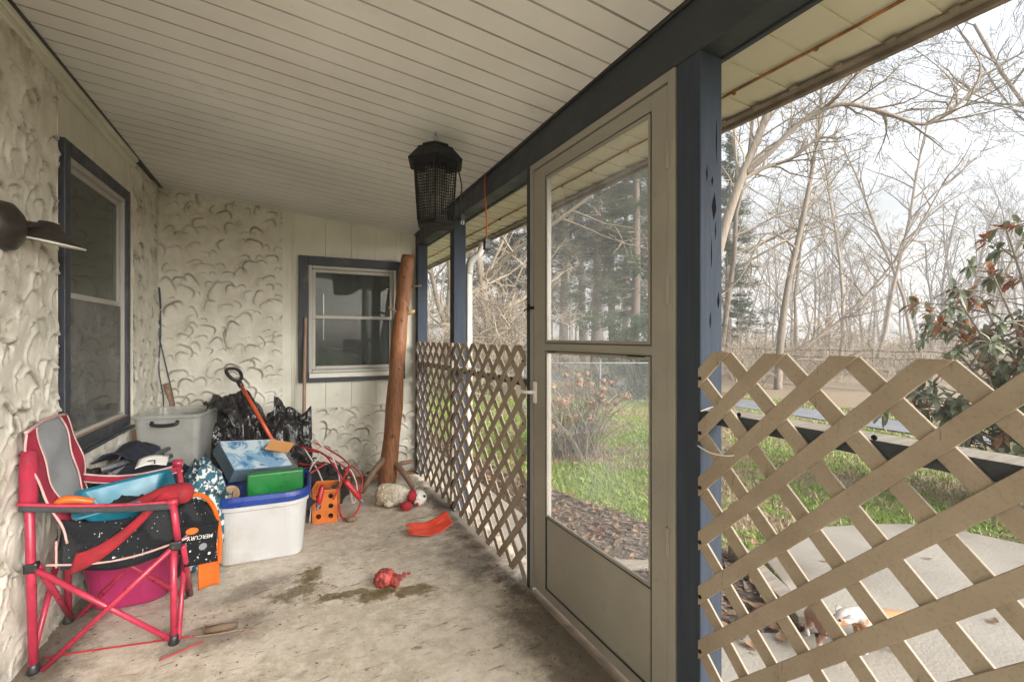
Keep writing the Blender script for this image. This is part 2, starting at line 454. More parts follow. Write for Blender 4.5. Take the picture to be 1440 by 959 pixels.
# left wall plaster (runs along Y, slightly skewed), 15 mm proud of the siding
L = V((.03,1,0)).normalized(); Ln = V((L.y,-L.x,0))
def lp(y, z=0, off=0): return V((xl(y), y, z)) + Ln*off
m = MB()
st = .016
def lpiece(y0, y1, z0, z1, seed):
    stucco_piece(m, lp(y0,z0,st), L, (0,0,1), Ln, (y1-y0)/L.y, z1-z0, .0075, seed)
lpiece(1.3, 2.695, 0, 2.40, 3); lpiece(2.695, 3.705, 0, .70, 5); lpiece(3.705, 4.335, 0, 2.365, 8)
for y0,y1,z0,z1 in ((2.695,3.705,.70,.70),):
    m.add([lp(y0,z0,0),lp(y1,z0,0),lp(y1,z0,st),lp(y0,z0,st)],[(0,1,2,3)])
for y in (2.695, 3.705):
    m.add([lp(y,.70,0),lp(y,2.40,0),lp(y,2.40,st+.004),lp(y,.70,st+.004)],[(0,1,2,3)])
m.add([lp(-1.6,0,st),lp(1.3,0,st),lp(1.3,2.6,st),lp(-1.6,2.6,st)],[(0,1,2,3)])
def soiled(mb):
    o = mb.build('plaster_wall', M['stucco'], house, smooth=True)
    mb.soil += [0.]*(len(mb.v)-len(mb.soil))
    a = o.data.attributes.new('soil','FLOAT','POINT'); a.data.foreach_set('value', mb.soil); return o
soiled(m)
# back wall plaster
m = MB()
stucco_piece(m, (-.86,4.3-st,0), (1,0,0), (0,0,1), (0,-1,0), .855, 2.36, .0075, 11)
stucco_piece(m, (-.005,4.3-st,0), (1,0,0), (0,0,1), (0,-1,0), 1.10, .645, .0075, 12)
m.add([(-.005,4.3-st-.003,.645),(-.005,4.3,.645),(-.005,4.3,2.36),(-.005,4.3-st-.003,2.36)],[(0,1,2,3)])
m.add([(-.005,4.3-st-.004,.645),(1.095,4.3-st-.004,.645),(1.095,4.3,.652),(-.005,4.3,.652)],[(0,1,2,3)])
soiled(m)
# grooved siding round the windows; the openings are cut by splitting the sheet
def siding(mb, o, eu, en, U, z0, z1, hole, grooves):
    """vertical boards: sheet with V grooves, hole = (u0,u1,z0,z1)"""
    eu = V(eu); en = V(en); o = V(o)
    us = sorted(set([0,U,hole[0],hole[1]] + [g+d for g in grooves for d in (-.006,-.003,.003,.006) if 0 < g+d < U]))
    def dep(u):
        return -.006 if any(abs(u-g) < .004 for g in grooves) else 0
    for a, b in zip(us, us[1:]):
        for (c, d) in ((z0, hole[2]), (hole[2], hole[3]), (hole[3], z1)):
            if a >= hole[0]-1e-6 and b <= hole[1]+1e-6 and c >= hole[2]-1e-6 and d <= hole[3]+1e-6: continue
            p = o + eu*a + en*dep(a); q = o + eu*b + en*dep(b)
            mb.add([(p.x,p.y,c),(q.x,q.y,c),(q.x,q.y,d),(p.x,p.y,d)],[(0,1,2,3)])
m = MB(); siding(m, lp(2.69), L, Ln, 1.02, .69, 2.41, (.09,.87,.79,2.07), [.02,.235,.45,.665,.88,1.0])
m.build('grooved_siding', M['siding'], house)
m = MB(); siding(m, (-.008,4.3,0), (1,0,0), (0,-1,0), 1.11, .64, 2.40, (.22,.93,.95,1.85), [.07,.085,.33,.54,.75,.97])
m.build('grooved_siding', M['siding'], house)
# trim board on the left wall under the ceiling, dark ceiling edge moulding
m = MB(); a = lp(-2.2); b = lp(3.72)
def lbox(mb, y0, y1, za, zb, o0, o1, zs=0.):
    """box hugging the left wall; zs = rise per metre towards the camera"""
    vs = []
    for y in (y0, y1):
        dz = zs*(4.3-y)
        for o_, z in ((o0,za),(o1,za),(o1,zb),(o0,zb)): vs.append(lp(y, z+dz, o_))
    mb.add(vs, [(0,1,2,3),(7,6,5,4),(0,4,5,1),(1,5,6,2),(2,6,7,3),(3,7,4,0)])
lbox(m, -1.0, 3.72, 2.305, 2.36, .001, .03, .035); lbox(m, -1.0, 3.72, 2.335, 2.36, .03, .042, .035)
m.build('trim_board', M['siding'], house, bevel=.003)
m = MB(); lbox(m, -1.0, 4.34, 2.362, 2.376, -.01, .045, .035)
m.build('edge_moulding', M['black'], house)
m = MB(); m.box((-.03,4.262,.005),(1.09,4.281,.028)); m.build('base_strip', M['rust'], house, bevel=.004)

def window_unit(par, O, eu, en, W, z0, z1, frame_out, sashm, curtain, mull=None):
    """double hung window: outer blue casing, inner sashes, panes"""
    O = V(O); eu = V(eu).normalized(); en = V(en).normalized()
    Mx = Matrix((( eu.x, en.x, 0, O.x),(eu.y, en.y, 0, O.y),(0,0,1,0),(0,0,0,1)))
    fo = frame_out
    cas = MB()
    for (a,b,c,d) in ((-fo,0,z0-fo,z1+fo),(W,W+fo,z0-fo,z1+fo),(0,W,z1,z1+fo),(0,W,z0-fo,z0)):
        cas.box((a,-.06,c),(b,.032,d), mat=Mx)
    w = cas.build('window', M['frame_blue'], par, bevel=.004)
    fr = MB(); e = .03
    for (a,b,c,d) in ((0,e,z0,z1),(W-e,W,z0,z1),(e,W-e,z1-e,z1),(e,W-e,z0,z0+e)):
        fr.box((a+.0015,-.05,c+.0015),(b-.0015,.022,d-.0015), mat=Mx)
    fr.build('window_frame', sashm, w, bevel=.003)
    zm = (z0+z1)/2 + .02
    for k,(c,d,y0,y1) in enumerate(((zm-.015,z1-e,-.018,.004),(z0+e,zm+.02,-.042,-.02))):
        s = MB(); q = .028
        for (a,b,cc,dd) in ((e,e+q,c,d),(W-e-q,W-e,c,d),(e+q,W-e-q,d-q,d),(e+q,W-e-q,c,c+q)):
            s.box((a+.001,y0,cc+.001),(b-.001,y1,dd-.001), mat=Mx)
        s.build('sash', sashm, w, bevel=.002)
        g = MB(); ym = (y0+y1)/2
        g.box((e+q,ym-.002,c+q),(W-e-q,ym+.002,d-q), mat=Mx)
        g.build('pane', M['glass_win'], w)
    return w, Mx
w1, Mx1 = window_unit(house, lp(2.79,0,.0), L, Ln, .76, .775, 2.075, .058, M['sash'], True)
m = MB(); m.box((-.06,.0325,.70),(.82,.06,.716), mat=Mx1); m.build('sill', M['frame_blue'], w1, bevel=.004)
m = MB(); m.box((.002,-.0495,.7765),(.758,.0305,.786), mat=Mx1); m.build('sill', M['handle_wood'], w1, bevel=.002)
m = MB(); m.box((.032,.006,.81),(.728,.0075,1.43), mat=Mx1); m.build('insect_screen', M['screen'], w1)
def curtain(Mx, W, z0, z1, x0, x1, y=-.16):
    c = MB(); c.grid(lambda u, v: Mx @ V((x0+(x1-x0)*u, y+.022*math.sin(u*(x1-x0)*70)*(.5+.5*v), z0+(z1-z0)*v)), int((x1-x0)*120), 8)
    return c
curtain(Mx1, .76, .82, 1.42, .1, .60).build('curtain', M['curtain'], w1, smooth=True)
w2, Mx2 = window_unit(house, (.19,4.3,0), (1,0,0), (0,-1,0), .735, .945, 1.855, .075, M['sash'], False)
m = MB(); m.box((.006,-.02,.906),(.729,.0325,.9445), mat=Mx2); m.build('sill', M['siding'], w2, bevel=.003)

# rooms behind the windows (dark), with a far opening that lets daylight in
def room(x0,x1,y0,y1,z0,z1, skip):
    r = MB()
    P = [(x0,y0,z0),(x1,y0,z0),(x1,y1,z0),(x0,y1,z0),(x0,y0,z1),(x1,y0,z1),(x1,y1,z1),(x0,y1,z1)]
    F = {'b':(0,1,2,3),'t':(4,7,6,5),'s':(0,4,5,1),'e':(1,5,6,2),'n':(2,6,7,3),'w':(3,7,4,0)}
    r.add(P, [F[k] for k in F if k not in skip]); return r
r = room(-4.5,-1.09,-1.0,4.25,.0,2.5,'e'); r.build('room', M['dark_room'], house)
r = room(-1.6,1.12,4.42,8.2,.0,2.5,'sn')
for a,b,c,d in ((-1.6,-.5,0,2.5),(.6,1.12,0,2.5),(-.5,.6,0,1.2),(-.5,.6,1.95,2.5)):
    r.add([(a,8.2,c),(b,8.2,c),(b,8.2,d),(a,8.2,d)],[(0,1,2,3)])
for k in range(5):                                   # shelves and shapes in the dim room
    random.seed(k); x = random.uniform(-.6,.7); r.box((x,6.4,0),(x+random.uniform(.2,.5),6.7,random.uniform(.8,1.5)))
r.box((.42,7.3,0),(.52,7.4,2.4))
r.build('room', M['dark_room'], house)
# outer skin of the house wing beyond the porch corner, roof above
m = MB(); m.box((1.125,4.302,-.4),(1.19,8.3,2.5)); m.box((-6,-1.6,-.4),(-4.6,8.3,3)); m.box((-4.6,-1.72,-.4),(-1.05,-1.61,3)); m.box((-4.6,8.25,-.4),(1.12,8.35,.01))
m.build('outer_wall', M['siding'], house)

M['groove_shade'] = vinyl_mat('groove_shade_vinyl', (.36,.33,.29), (.58,.55,.51), (.08,.06,.045))  # darker vinyl, shade painted into the ceiling grooves so the ribs read
# ------------------------------------------------------------------ porch roof: ceiling, soffit, beam, fascia
roof = thing('porch_roof', (.2,1,2.3), 'porch roof with ribbed off white ceiling, dark slate beam and yellowed eave soffit', 'porch roof')
m = MB()
ys = []; y = -1.0
prof = []
k = 0
while y < 4.3:
    deep = .014 if k % 3 == 0 else .010
    prof += [(y,0),(y+.0905,0),(y+.0922,deep),(y+.097,deep)]; y += .1; k += 1
prof.append((4.32,0))
nx = 10; vs = []
for (yy, d) in prof:
    for i in range(nx+1):
        x0 = xl(min(yy,4.33)) - .02; x = x0 + (1.115-x0)*i/nx
        vs.append((x, yy, zc(x,yy)+d + .004*math.sin(x*2+yy*1.3)))
w = nx+1
for j in range(len(prof)-1):
    m.add([], [], 0)
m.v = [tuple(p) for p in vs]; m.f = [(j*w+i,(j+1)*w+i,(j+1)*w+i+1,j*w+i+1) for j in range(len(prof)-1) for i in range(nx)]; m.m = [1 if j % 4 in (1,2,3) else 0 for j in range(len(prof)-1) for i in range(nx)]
m.build('ceiling', [M['ceiling'], M['groove_shade']], roof)
m = MB(); prof = []; y = -1.0
while y < 9.5:
    prof += [(y,0),(y+.143,.004),(y+.1435,-.003),(y+.151,-.003)]; y += .1515
def zs(x): return 2.20 - .07*(x-1.2)
vs = []
for (yy, d) in prof:
    for i in range(5):
        x = 1.195 + .51*i/4; vs.append((x, yy, zs(x)+d))
m.add(vs, [(j*5+i,(j+1)*5+i,(j+1)*5+i+1,j*5+i+1) for j in range(len(prof)-1) for i in range(4)])
m.build('soffit', M['soffit'], roof)
m = MB(); m.tube([(1.525, y, zs(1.525)-.006-.002*math.sin(y*9)) for y in np.arange(-1.0,9.4,.15)], .0048, 6)
for y in np.arange(-.9,9.4,.1515*2): m.ball((1.525,y,zs(1.525)-.011), .008, 8)
m.build('rusty_rail', M['rust'], roof, smooth=True)
m = MB(); m.box((1.705,-1.0,2.135),(1.727,9.45,2.27)); m.box((1.727,-1.0,2.20),(1.80,9.45,2.29)); m.box((1.672,-1.0,2.150),(1.704,9.45,2.1605))
random.seed(5); y = -.89
while y < 9.3:
    m.box((1.655,y-.012,2.148),(1.672,y+.016,2.158)); y += .1515
m.build('fascia', M['fascia'], roof, bevel=.003)
m = MB()
m.add([(-6.2,-1.1,3.25),(1.85,-1.1,2.33),(1.85,9.6,2.33),(-6.2,9.6,3.25)],[(0,1,2,3)])  # unseen end behind the camera, kept short to let sky light in
m.add([(-6.2,-1.1,3.19),(1.85,-1.1,2.295),(1.85,9.6,2.295),(-6.2,9.6,3.19)],[(3,2,1,0)])
m.build('shingles', M['roof'], roof)
m = MB(); vs = []
for y in np.linspace(-1.0,4.298,20):
    b = 2.095
    vs += [(1.10,y,b),(1.194,y,b),(1.194,y,2.26),(1.10,y,zc(1.1,y)+.02)]
n = 20
m.add(vs, [(4*j+i,4*j+(i+1)%4,4*j+4+(i+1)%4,4*j+4+i) for j in range(n-1) for i in range(4)] + [(0,3,2,1),(4*n-4,4*n-3,4*n-2,4*n-1)])
m.build('beam', M['slate_beam'], roof, bevel=.004)
m = MB(); m.box((1.194,-1.0,2.088),(1.212,4.298,2.198)); m.build('beam_facing', M['slate_beam'], roof, bevel=.002)
m = MB(); m.tube([(1.092,y,zc(1.092,y)-.004+.003*math.sin(y*5)) for y in np.linspace(-1.0,4.29,50)], .009, 6)
m.build('edge_moulding', M['black'], roof, smooth=True)

# ------------------------------------------------------------------ posts, rails, lattice
def post(name, y0, y1, label, z1=2.0935, x1=1.192):
    t = thing(name, (1.146,(y0+y1)/2,0), label, 'post', 'painted posts under the porch beam')
    p = MB(); p.box((1.101,y0,0),(x1,y1,z1)); b = p.build('shaft', M['slate'], t, bevel=.004)
    return t
post('porch_post', .996, 1.088, 'blue slate post on the hinge side of the screen door, chipped and nearest the viewer')
post('porch_post', 3.207, 3.297, 'blue slate post rising behind the lattice between the two far openings')
post('porch_post', 4.21, 4.294, 'blue slate corner post against the back wall behind the leaning log')
post('door_post', 2.052, 2.09, 'thin dark post on the latch side of the screen door where the lattice ends')
# chips on the nearest post (real gouges: dark slivers let in, 1 mm)
for (x,z,w_,h) in ((1.158,1.64,.022,.085),(1.150,1.715,.009,.03),(1.176,1.36,.012,.05),(1.142,1.30,.008,.05),(1.168,1.84,.005,.14),(1.128,1.735,.007,.05),(1.164,1.57,.006,.06),(1.147,1.50,.005,.09)):
    pts = [(x-w_*.5,.9955,z),(x-w_*.1,.9955,z-h*.5),(x+w_*.4,.9955,z-h*.1),(x+w_*.1,.9955,z+h*.5)]
    t = MB(); t.poly(pts, .0003, (0,-1,0)); t.build('chip', M['gouge'], bpy.data.objects['porch_post'])

def rail(y0, y1, label):
    t = MB(); t.box((1.1015,y0,1.0),(1.188,y1,1.037))
    t.m = [0,1,0,0,0,0]
    o = t.build('porch_rail', [M['slate_beam'], M['rail_wood']], None, bevel=.003)
    return tag(o, label, 'rail')
rail(-1.5, .994, 'weathered wooden rail behind the near lattice, right of the screen door')
rail(2.092, 3.205, 'wooden rail behind the far lattice nearer the screen door')
rail(3.299, 4.208, 'wooden rail behind the far lattice beside the back corner')

def clip_poly(P, lo, hi):
    for ax, sgn, lim in ((0,1,lo[0]),(0,-1,-hi[0]),(1,1,lo[1]),(1,-1,-hi[1])):
        out = []
        for i in range(len(P)):
            a, b = P[i], P[(i+1) % len(P)]
            da, db = sgn*a[ax]-lim, sgn*b[ax]-lim
            if da >= 0: out.append(a)
            if (da >= 0) != (db >= 0):
                t_ = da/(da-db); out.append((a[0]+(b[0]-a[0])*t_, a[1]+(b[1]-a[1])*t_))
        P = out
        if not P: return P
    return P
def lattice(y1, n, label, x=1.086, ztop=1.209, p=.158, w=.0385, rows=7.5, lean=0):
    """panel whose edge nodes sit at y1 (far/left end) and ztop; n pitches long towards -Y"""
    y0 = y1 - n*p; zb = ztop - rows*p; mb = MB(); hw = w/2*math.sqrt(2)
    ks = int(n+rows)+3
    for fam in (1,-1):
        xx = x if fam == 1 else x + .0078
        for k in range(-ks-1, ks+1):
            # strips  z = -fam*(y - y1 + k p) + ztop  (centre line), width hw measured along z
            c = y1 - k*p - p/2
            q = [(yy, ztop - fam*(yy-c) + d) for yy, d in ((y0-1,-hw),(y1+1,-hw),(y1+1,hw),(y0-1,hw))]
            q = clip_poly(q, (y0,zb), (y1,ztop))
            if len(q) >= 3: mb.poly([(xx+lean*math.sin(k*7.1)*.001, a, b) for a, b in q], .0072, (1,0,0))
    return mb, y0, zb, label
def put_lattice(args, screws, bev=.0012):
    mb, y0, zb, label = args
    t = thing('lattice_panel', (1.09, y0, zb), label, 'lattice')
    mb.build('slats', M['lattice'], t, bevel=bev, seg=1, fix=True)
    for (y, z) in screws:
        s = MB(); s.lathe([(0,-.003),(.0055,-.002),(.006,.001)], (1.0855,y,z), 8, mat=Matrix.Rotation(R(90),4,'Y'))
        s.build('screw', M['black_metal'], t)
    return t
p = .158
put_lattice(lattice(.992, 15, 'tan plastic lattice panel right of the screen door, nearest the viewer, dogs behind it'),
            [(.984, 1.209-p*(.5+k)) for k in range(7)] + [(.992-p*.75-.158*k*1.0-.02, 1.045) for k in (0,2)])
put_lattice(lattice(2.092+p*7, 7, 'tan plastic lattice panel left of the screen door, ending at the thin dark post'),
            [(2.10, 1.209-p*(.5+k)) for k in range(7)])
put_lattice(lattice(2.104+p*7+p*6.5, 6.5, 'tan plastic lattice panel farthest from the viewer, by the leaning log'), [])
# twist of wire holding the near lattice to its post
m = MB(); m.tube(spline([(1.083,.99,.935),(1.08,.94,.925),(1.082,.88,.93),(1.10,.86,.94)],6), .0022, 6)
m.tube(spline([(1.09,.985,1.035),(1.12,.95,1.05),(1.10,.90,1.02),(1.12,.96,1.01)],6), .0022, 6)
tag(m.build('tie_wire', M['white'], None, smooth=True), 'twist of pale wire tying the near lattice to its post', 'wire')

# ------------------------------------------------------------------ screen door
door = thing('screen_door', (1.115,1.097,.01), 'grey enamelled storm door with two glass panes and a solid kick panel, closed', 'door')
Y0, Y1 = 1.093, 2.049
m = MB()   # fixed Z-bar frame
m.box((1.098,Y0,.012),(1.150,Y0+.03,2.093)); m.box((1.098,Y1-.028,.012),(1.150,Y1,2.093)); m.box((1.098,Y0+.03,2.062),(1.150,Y1-.028,2.093))
m.build('door_frame', M['door'], door, bevel=.002)
a, b = Y0+.034, Y1-.032
g0, g1 = 1.203, 1.903
m = MB()
m.box((1.103,a,.03),(1.135,g0,2.057)); m.box((1.103,g1,.03),(1.135,b,2.057))
m.box((1.103,g0,2.0),(1.135,g1,2.057)); m.box((1.103,g0,.03),(1.135,g1,.075))
m.box((1.104,g0,1.186),(1.134,g1,1.222))
leaf = m.build('door_leaf', M['door'], door, bevel=.003)
def bead(y0,y1,z0,z1,name,mat_,wd=.012,x0=1.1025,x1=1.112):
    q = MB()
    q.box((x0,y0,z0),(x1,y0+wd,z1)); q.box((x0,y1-wd,z0),(x1,y1,z1)); q.box((x0,y0+wd,z1-wd),(x1,y1-wd,z1)); q.box((x0,y0+wd,z0),(x1,y1-wd,z0+wd))
    return q.build(name, mat_, leaf, bevel=.0015)
m = MB(); m.box((1.117,g0,1.222),(1.120,g1,2.0)); m.build('upper_pane', M['glass_door'], door)
m = MB(); m.box((1.117,g0,.412),(1.120,g1,1.186)); m.build('lower_pane', M['glass_low'], door)
bead(g0+.001,g1-.001,1.2225,1.9995,'bead',M['door'],.014); bead(g0+.001,g1-.001,.4125,1.1855,'bead',M['door'],.012)
bead(g0-.002,g1+.002,1.2205,2.0015,'gasket',M['black'],.004,1.1012,1.1030); bead(g0-.002,g1+.002,.4105,1.1875,'gasket',M['black'],.004,1.1012,1.1030)
m = MB(); m.box((1.108,g0+.004,.079),(1.129,g1-.004,.4095)); m.build('kick_panel', M['door'], door, bevel=.002)
bead(g0-.002,g1+.002,.074,.412,'gasket',M['black'],.0045,1.1015,1.1080)
m = MB()
for (y0,y1) in ((g0+.03,g0+.12),(g1-.09,g1-.02)): m.box((1.1005,y0,1.181),(1.1028,y1,1.1855))
m.build('catch', M['black_metal'], door)
for z in (1.83, 1.40, .60, .10):
    m = MB(); m.box((1.0945,Y0+.021,z-.045),(1.103,Y0+.040,z+.045)); m.tube([(1.096,Y0+.031,z-.046),(1.096,Y0+.031,z+.046)], .004, 8)
    m.build('hinge', M['door'], door, bevel=.001)
m = MB(); m.box((1.090,b-.040,.93),(1.1028,b-.010,1.035)); h = m.build('handle', M['white'], door, bevel=.006)
m = MB(); m.tube(spline([(1.092,b-.025,.985),(1.062,b-.022,.985),(1.048,b+.01,.985),(1.046,b+.055,.99)],5), [.009]*5+[.008]*5+[.007]*5+[.006], 10)
m.build('lever', M['white'], h, smooth=True)
m = MB(); m.box((1.092,b-.01,1.385),(1.099,b+.045,1.40)); m.box((1.090,b+.035,1.375),(1.099,b+.052,1.412)); m.tube(spline([(1.091,b+.04,1.39),(1.08,b+.06,1.385),(1.092,b+.075,1.38)],4), .003, 6)
m.build('hook_latch', M['black_metal'], door, bevel=.001)
m = MB(); m.box((1.085,Y0-.004,.0015),(1.17,Y1+.002,.0115)); m.build('threshold', M['fascia'], door, bevel=.003)

# ================================================================== things on the porch
M['pink'] = plain('pink_frame_paint', (.42,.028,.062), .35, .25, 12, .06)
M['pink_cloth'] = plain('pink_fabric', (.38,.016,.048), .85, .3, 8, .25, 160)
M['piping'] = plain('pale_piping', (.58,.36,.33), .8, .3, 14, .1)
M['grey_mesh'] = plain('grey_mesh_fabric', (.26,.27,.275), .85, .18, 7, .4, 220)
M['teal'] = plain('teal_plastic', (.012,.17,.25), .35, .15, 6, .03)
M['red_cloth'] = plain('red_cloth', (.36,.012,.022), .85, .45, 8, .4, 40)
M['orange'] = plain('orange_vinyl', (.70,.13,.01), .45, .2, 6, .08)
M['pink_tub'] = plain('magenta_plastic', (.36,.02,.10), .4, .2, 5, .05)
M['white_tub'] = plain('white_plastic', (.54,.535,.525), .4, .08, 5, .03, dirt=(.36,.32,.26), dirt_amt=.7)
M['blue_tub'] = plain('blue_plastic', (.012,.045,.26), .35, .25, 6, .04, dirt=(.06,.08,.2), dirt_amt=.6)
M['green'] = plain('green_plastic', (.006,.17,.03), .35, .2, 9, .05, dirt=(.03,.14,.05), dirt_amt=.6)
M['crate'] = plain('orange_crate_plastic', (.72,.19,.03), .45, .25, 9, .08, dirt=(.3,.12,.04), dirt_amt=.4)
M['cardboard'] = plain('cardboard', (.22,.115,.05), .85, .2, 5, .08)
M['tan_card'] = plain('orange_card', (.60,.29,.10), .8, .15, 8, .05)
M['red'] = plain('red_plastic', (.48,.012,.018), .35, .3, 10, .08)
M['red_scoop'] = plain('red_scoop_plastic', (.72,.065,.03), .4, .25, 10, .2, 25, dirt=(.3,.09,.06), dirt_amt=.5)
M['chewed'] = plain('chewed_rubber', (.50,.075,.055), .55, .5, 22, .6, 50, c2=(.14,.02,.018))
M['plush'] = plain('dirty_plush', (.62,.56,.45), .95, .2, 9, .6, 120, dirt=(.26,.17,.07), dirt_amt=.9)
M['plush_white'] = plain('white_plush', (.72,.68,.62), .95, .15, 9, .6, 130, dirt=(.4,.3,.2), dirt_amt=.4)
M['cable_red'] = plain('red_cable', (.45,.02,.025), .45)
M['cable_white'] = plain('white_cable', (.62,.55,.50), .5, .2)
M['cable_black'] = plain('black_cable', (.02,.02,.022), .5)
M['cord_orange'] = plain('orange_cord', (.55,.10,.015), .5)
M['navy'] = plain('navy_cloth', (.012,.016,.035), .85, .5, 8, .4, 30)
M['wire_blue'] = plain('dark_blue_wire', (.03,.045,.08), .5)
M['stick'] = plain('dry_stick', (.15,.10,.065), .9, .5, 20, .4)
M['glass_lens'] = plain('pale_glass', (.5,.47,.36), .25, .1)
def bag_mat():
    t = NT('black_bag_film'); t.col((.010,.010,.010)); t.rough(.16); t.b.inputs['Specular IOR Level'].default_value = .7
    v = t.mapping((1,1,.35), (.3,.2,0)); t.bump(t.noise(11, 3, .5, v, 1.8), .6, .05); t.bump(t.noise(34, 2, .5, v, 2.5), .35, .015); return t.m
M['bag'] = bag_mat()
def clear_mat():
    t = NT('cloudy_plastic'); n = t.n
    tr = n.new('ShaderNodeBsdfTransparent'); tr.inputs[0].default_value = (.93,.94,.93,1)
    tl = n.new('ShaderNodeBsdfTranslucent'); tl.inputs[0].default_value = (.88,.88,.85,1)
    t.col((.75,.75,.73)); t.rough(.28)
    a = n.new('ShaderNodeMixShader'); a.inputs[0].default_value = .5; t.lk(t.b.outputs[0], a.inputs[1]); t.lk(tl.outputs[0], a.inputs[2])
    b = n.new('ShaderNodeMixShader'); t.lk(t.ramp(t.noise(5,5), .3, .7, .28, .42), b.inputs[0]); t.lk(tr.outputs[0], b.inputs[1]); t.lk(a.outputs[0], b.inputs[2])
    t.lk(b.outputs[0], t.out.inputs['Surface']); return t.m
M['clear'] = clear_mat()
def space_mat():
    t = NT('star_print_cloth')
    v = t.voro(26, out='Distance'); star = t.ramp(v, .09, .13, 1, 0)
    v2 = t.voro(70); star = t.math('MAXIMUM', star, t.ramp(v2, .13, .17, .8, 0))
    keep = t.ramp(t.noise(11, 3), .5, .56)
    streak = t.ramp(t.noise(7, 4, .6, t.mapping((9,1.5,2),(.3,.6,.5))), .66, .70)
    star = t.math('MAXIMUM', t.math('MULTIPLY', star, keep), t.math('MULTIPLY', streak, .8))
    base = t.mix(t.ramp(t.noise(5,3), .58, .62), (.008,.009,.011), (.02,.022,.024))
    c = t.mix(star, base, (.55,.57,.56))
    pv = t.noise(4.2, 2); c = t.mix(t.math('MULTIPLY', t.ramp(pv, .66, .68), .8), c, t.mix(t.ramp(t.noise(14,3), .4, .6), (.02,.12,.35), (.2,.42,.35)))
    t.col(c); t.rough(.85); t.b.inputs['Specular IOR Level'].default_value = .2; t.bump(t.noise(16, 3, .6, None, 1), .5, .02); return t.m
M['space'] = space_mat()
def box_print():
    t = NT('blue_box_print')
    a = t.ramp(t.noise(8, 4, .6, None, .8), .47, .53); b = t.ramp(t.noise(17, 3), .55, .6)
    c = t.mix(a, (.50,.58,.62), (.20,.36,.50)); c = t.mix(t.math('MULTIPLY', b, a), c, (.05,.16,.34))
    t.col(c); t.rough(.4); return t.m
M['box_print'] = box_print()
M['box_blue'] = plain('blue_grey_card', (.10,.16,.21), .5, .3, 6)

def rrect(w, d, r, n=5):
    pts = []
    for (cx, cy, a0) in ((w/2-r, d/2-r, 0),(-w/2+r, d/2-r, 90),(-w/2+r,-d/2+r,180),(w/2-r,-d/2+r,270)):
        for i in range(n+1):
            a = R(a0 + 90*i/n); pts.append((cx + r*math.cos(a), cy + r*math.sin(a)))
    return pts
def tub(mb, levels, mat=None, n=5):
    """open container from (w, d, corner r, z) rings: outside up, inside down"""
    rings = []
    for (w_, d_, r_, z_) in levels:
        rings.append([V((x, y, z_)) for x, y in rrect(w_, d_, r_, n)])
    k = len(rings[0]); vs = [p if mat is None else mat @ p for q in rings for p in q]; fs = []
    for i in range(len(rings)-1):
        for j in range(k):
            fs.append((i*k+j, i*k+(j+1)%k, (i+1)*k+(j+1)%k, (i+1)*k+j))
    fs.append(tuple(range(k))[::-1]); fs.append(tuple((len(rings)-1)*k+j for j in range(k)))
    mb.add(vs, fs)
def TRS(loc, rot=(0,0,0)): return Matrix.Translation(V(loc)) @ Euler([R(a) for a in rot]).to_matrix().to_4x4()
def lump(mb, c, r, sc=1, amp=.2, seed=1, nn=40, ridge=True, flat=None, sq=2.0, st=(1,1,1)):
    """crumpled closed mass"""
    nv = nn//2; vs = []
    for j in range(nv+1):
        th = math.pi*j/nv
        for i in range(nn):
            ph = 2*math.pi*i/nn
            d = V((math.sin(th)*math.cos(ph), math.sin(th)*math.sin(ph), math.cos(th)))
            if sq != 2: 
                k = (abs(d.x)**sq+abs(d.y)**sq+abs(d.z)**sq)**(-1/sq); d = d*k
            q = V((d.x*st[0],d.y*st[1],d.z*st[2]))*sc + V((seed*5.1, seed*2.7, seed))
            if ridge: q = q + V((noise.noise(q*.9+V((3,0,0))), noise.noise(q*.9+V((0,7,0))), noise.noise(q*.9+V((0,0,5)))))*.7
            h = noise.noise(q*1.3)*.7 + .5*noise.noise(q*3.1)
            if ridge: h += .55*(.5-abs(noise.noise(q*2.3+V((9,9,9)))))*1.2 + .22*(.5-abs(noise.noise(q*5.7)))
            s = 1 + amp*h
            p = V((d.x*r[0]*s, d.y*r[1]*s, d.z*r[2]*s)) + V(c)
            if flat is not None and p.z < flat: p.z = flat + .002*noise.noise(q*9)
            vs.append(p)
    fs = [(j*nn+i, (j+1)*nn+i, (j+1)*nn+(i+1)%nn, j*nn+(i+1)%nn) for j in range(nv) for i in range(nn)]
    mb.add(vs, fs)

# ---- leaning log with its branch stubs
lg = thing('log_post', (.78,4.01,0), 'stripped orange brown log with branch stubs leaning in the back corner', 'log')
A, B = V((.779,4.01,0)), V((.985,4.12,1.965))
m = MB(); n = 40; pts = []; rs = []
for i in range(n+1):
    t = i/n; p = A.lerp(B, t); p.x += .008*math.sin(t*7); pts.append(p); rs.append(.075-.018*t + .004*math.sin(t*23) + .006*math.exp(-((t-.78)/.03)**2))
m.tube(pts, rs, 20); m.build('trunk', M['log'], lg, smooth=True).data
for (t,d,l,r,mm) in ((.855,(.6,-.25,.10),.10,.007,'stub'),(.735,(.75,-.35,.25),.065,.017,'stub_cut'),(.735,(-.8,-.3,.35),.10,.010,'stub'),(.90,(-.3,-.9,.1),.045,.012,'stub')):
    s = MB(); p = A.lerp(B,t); d = V(d).normalized(); s.tube([p+d*.02, p+d*(.05+l*.5), p+d*(.05+l)], [r*1.2,r,r*.8], 8); s.build('branch_stub', M[mm], lg, smooth=True)
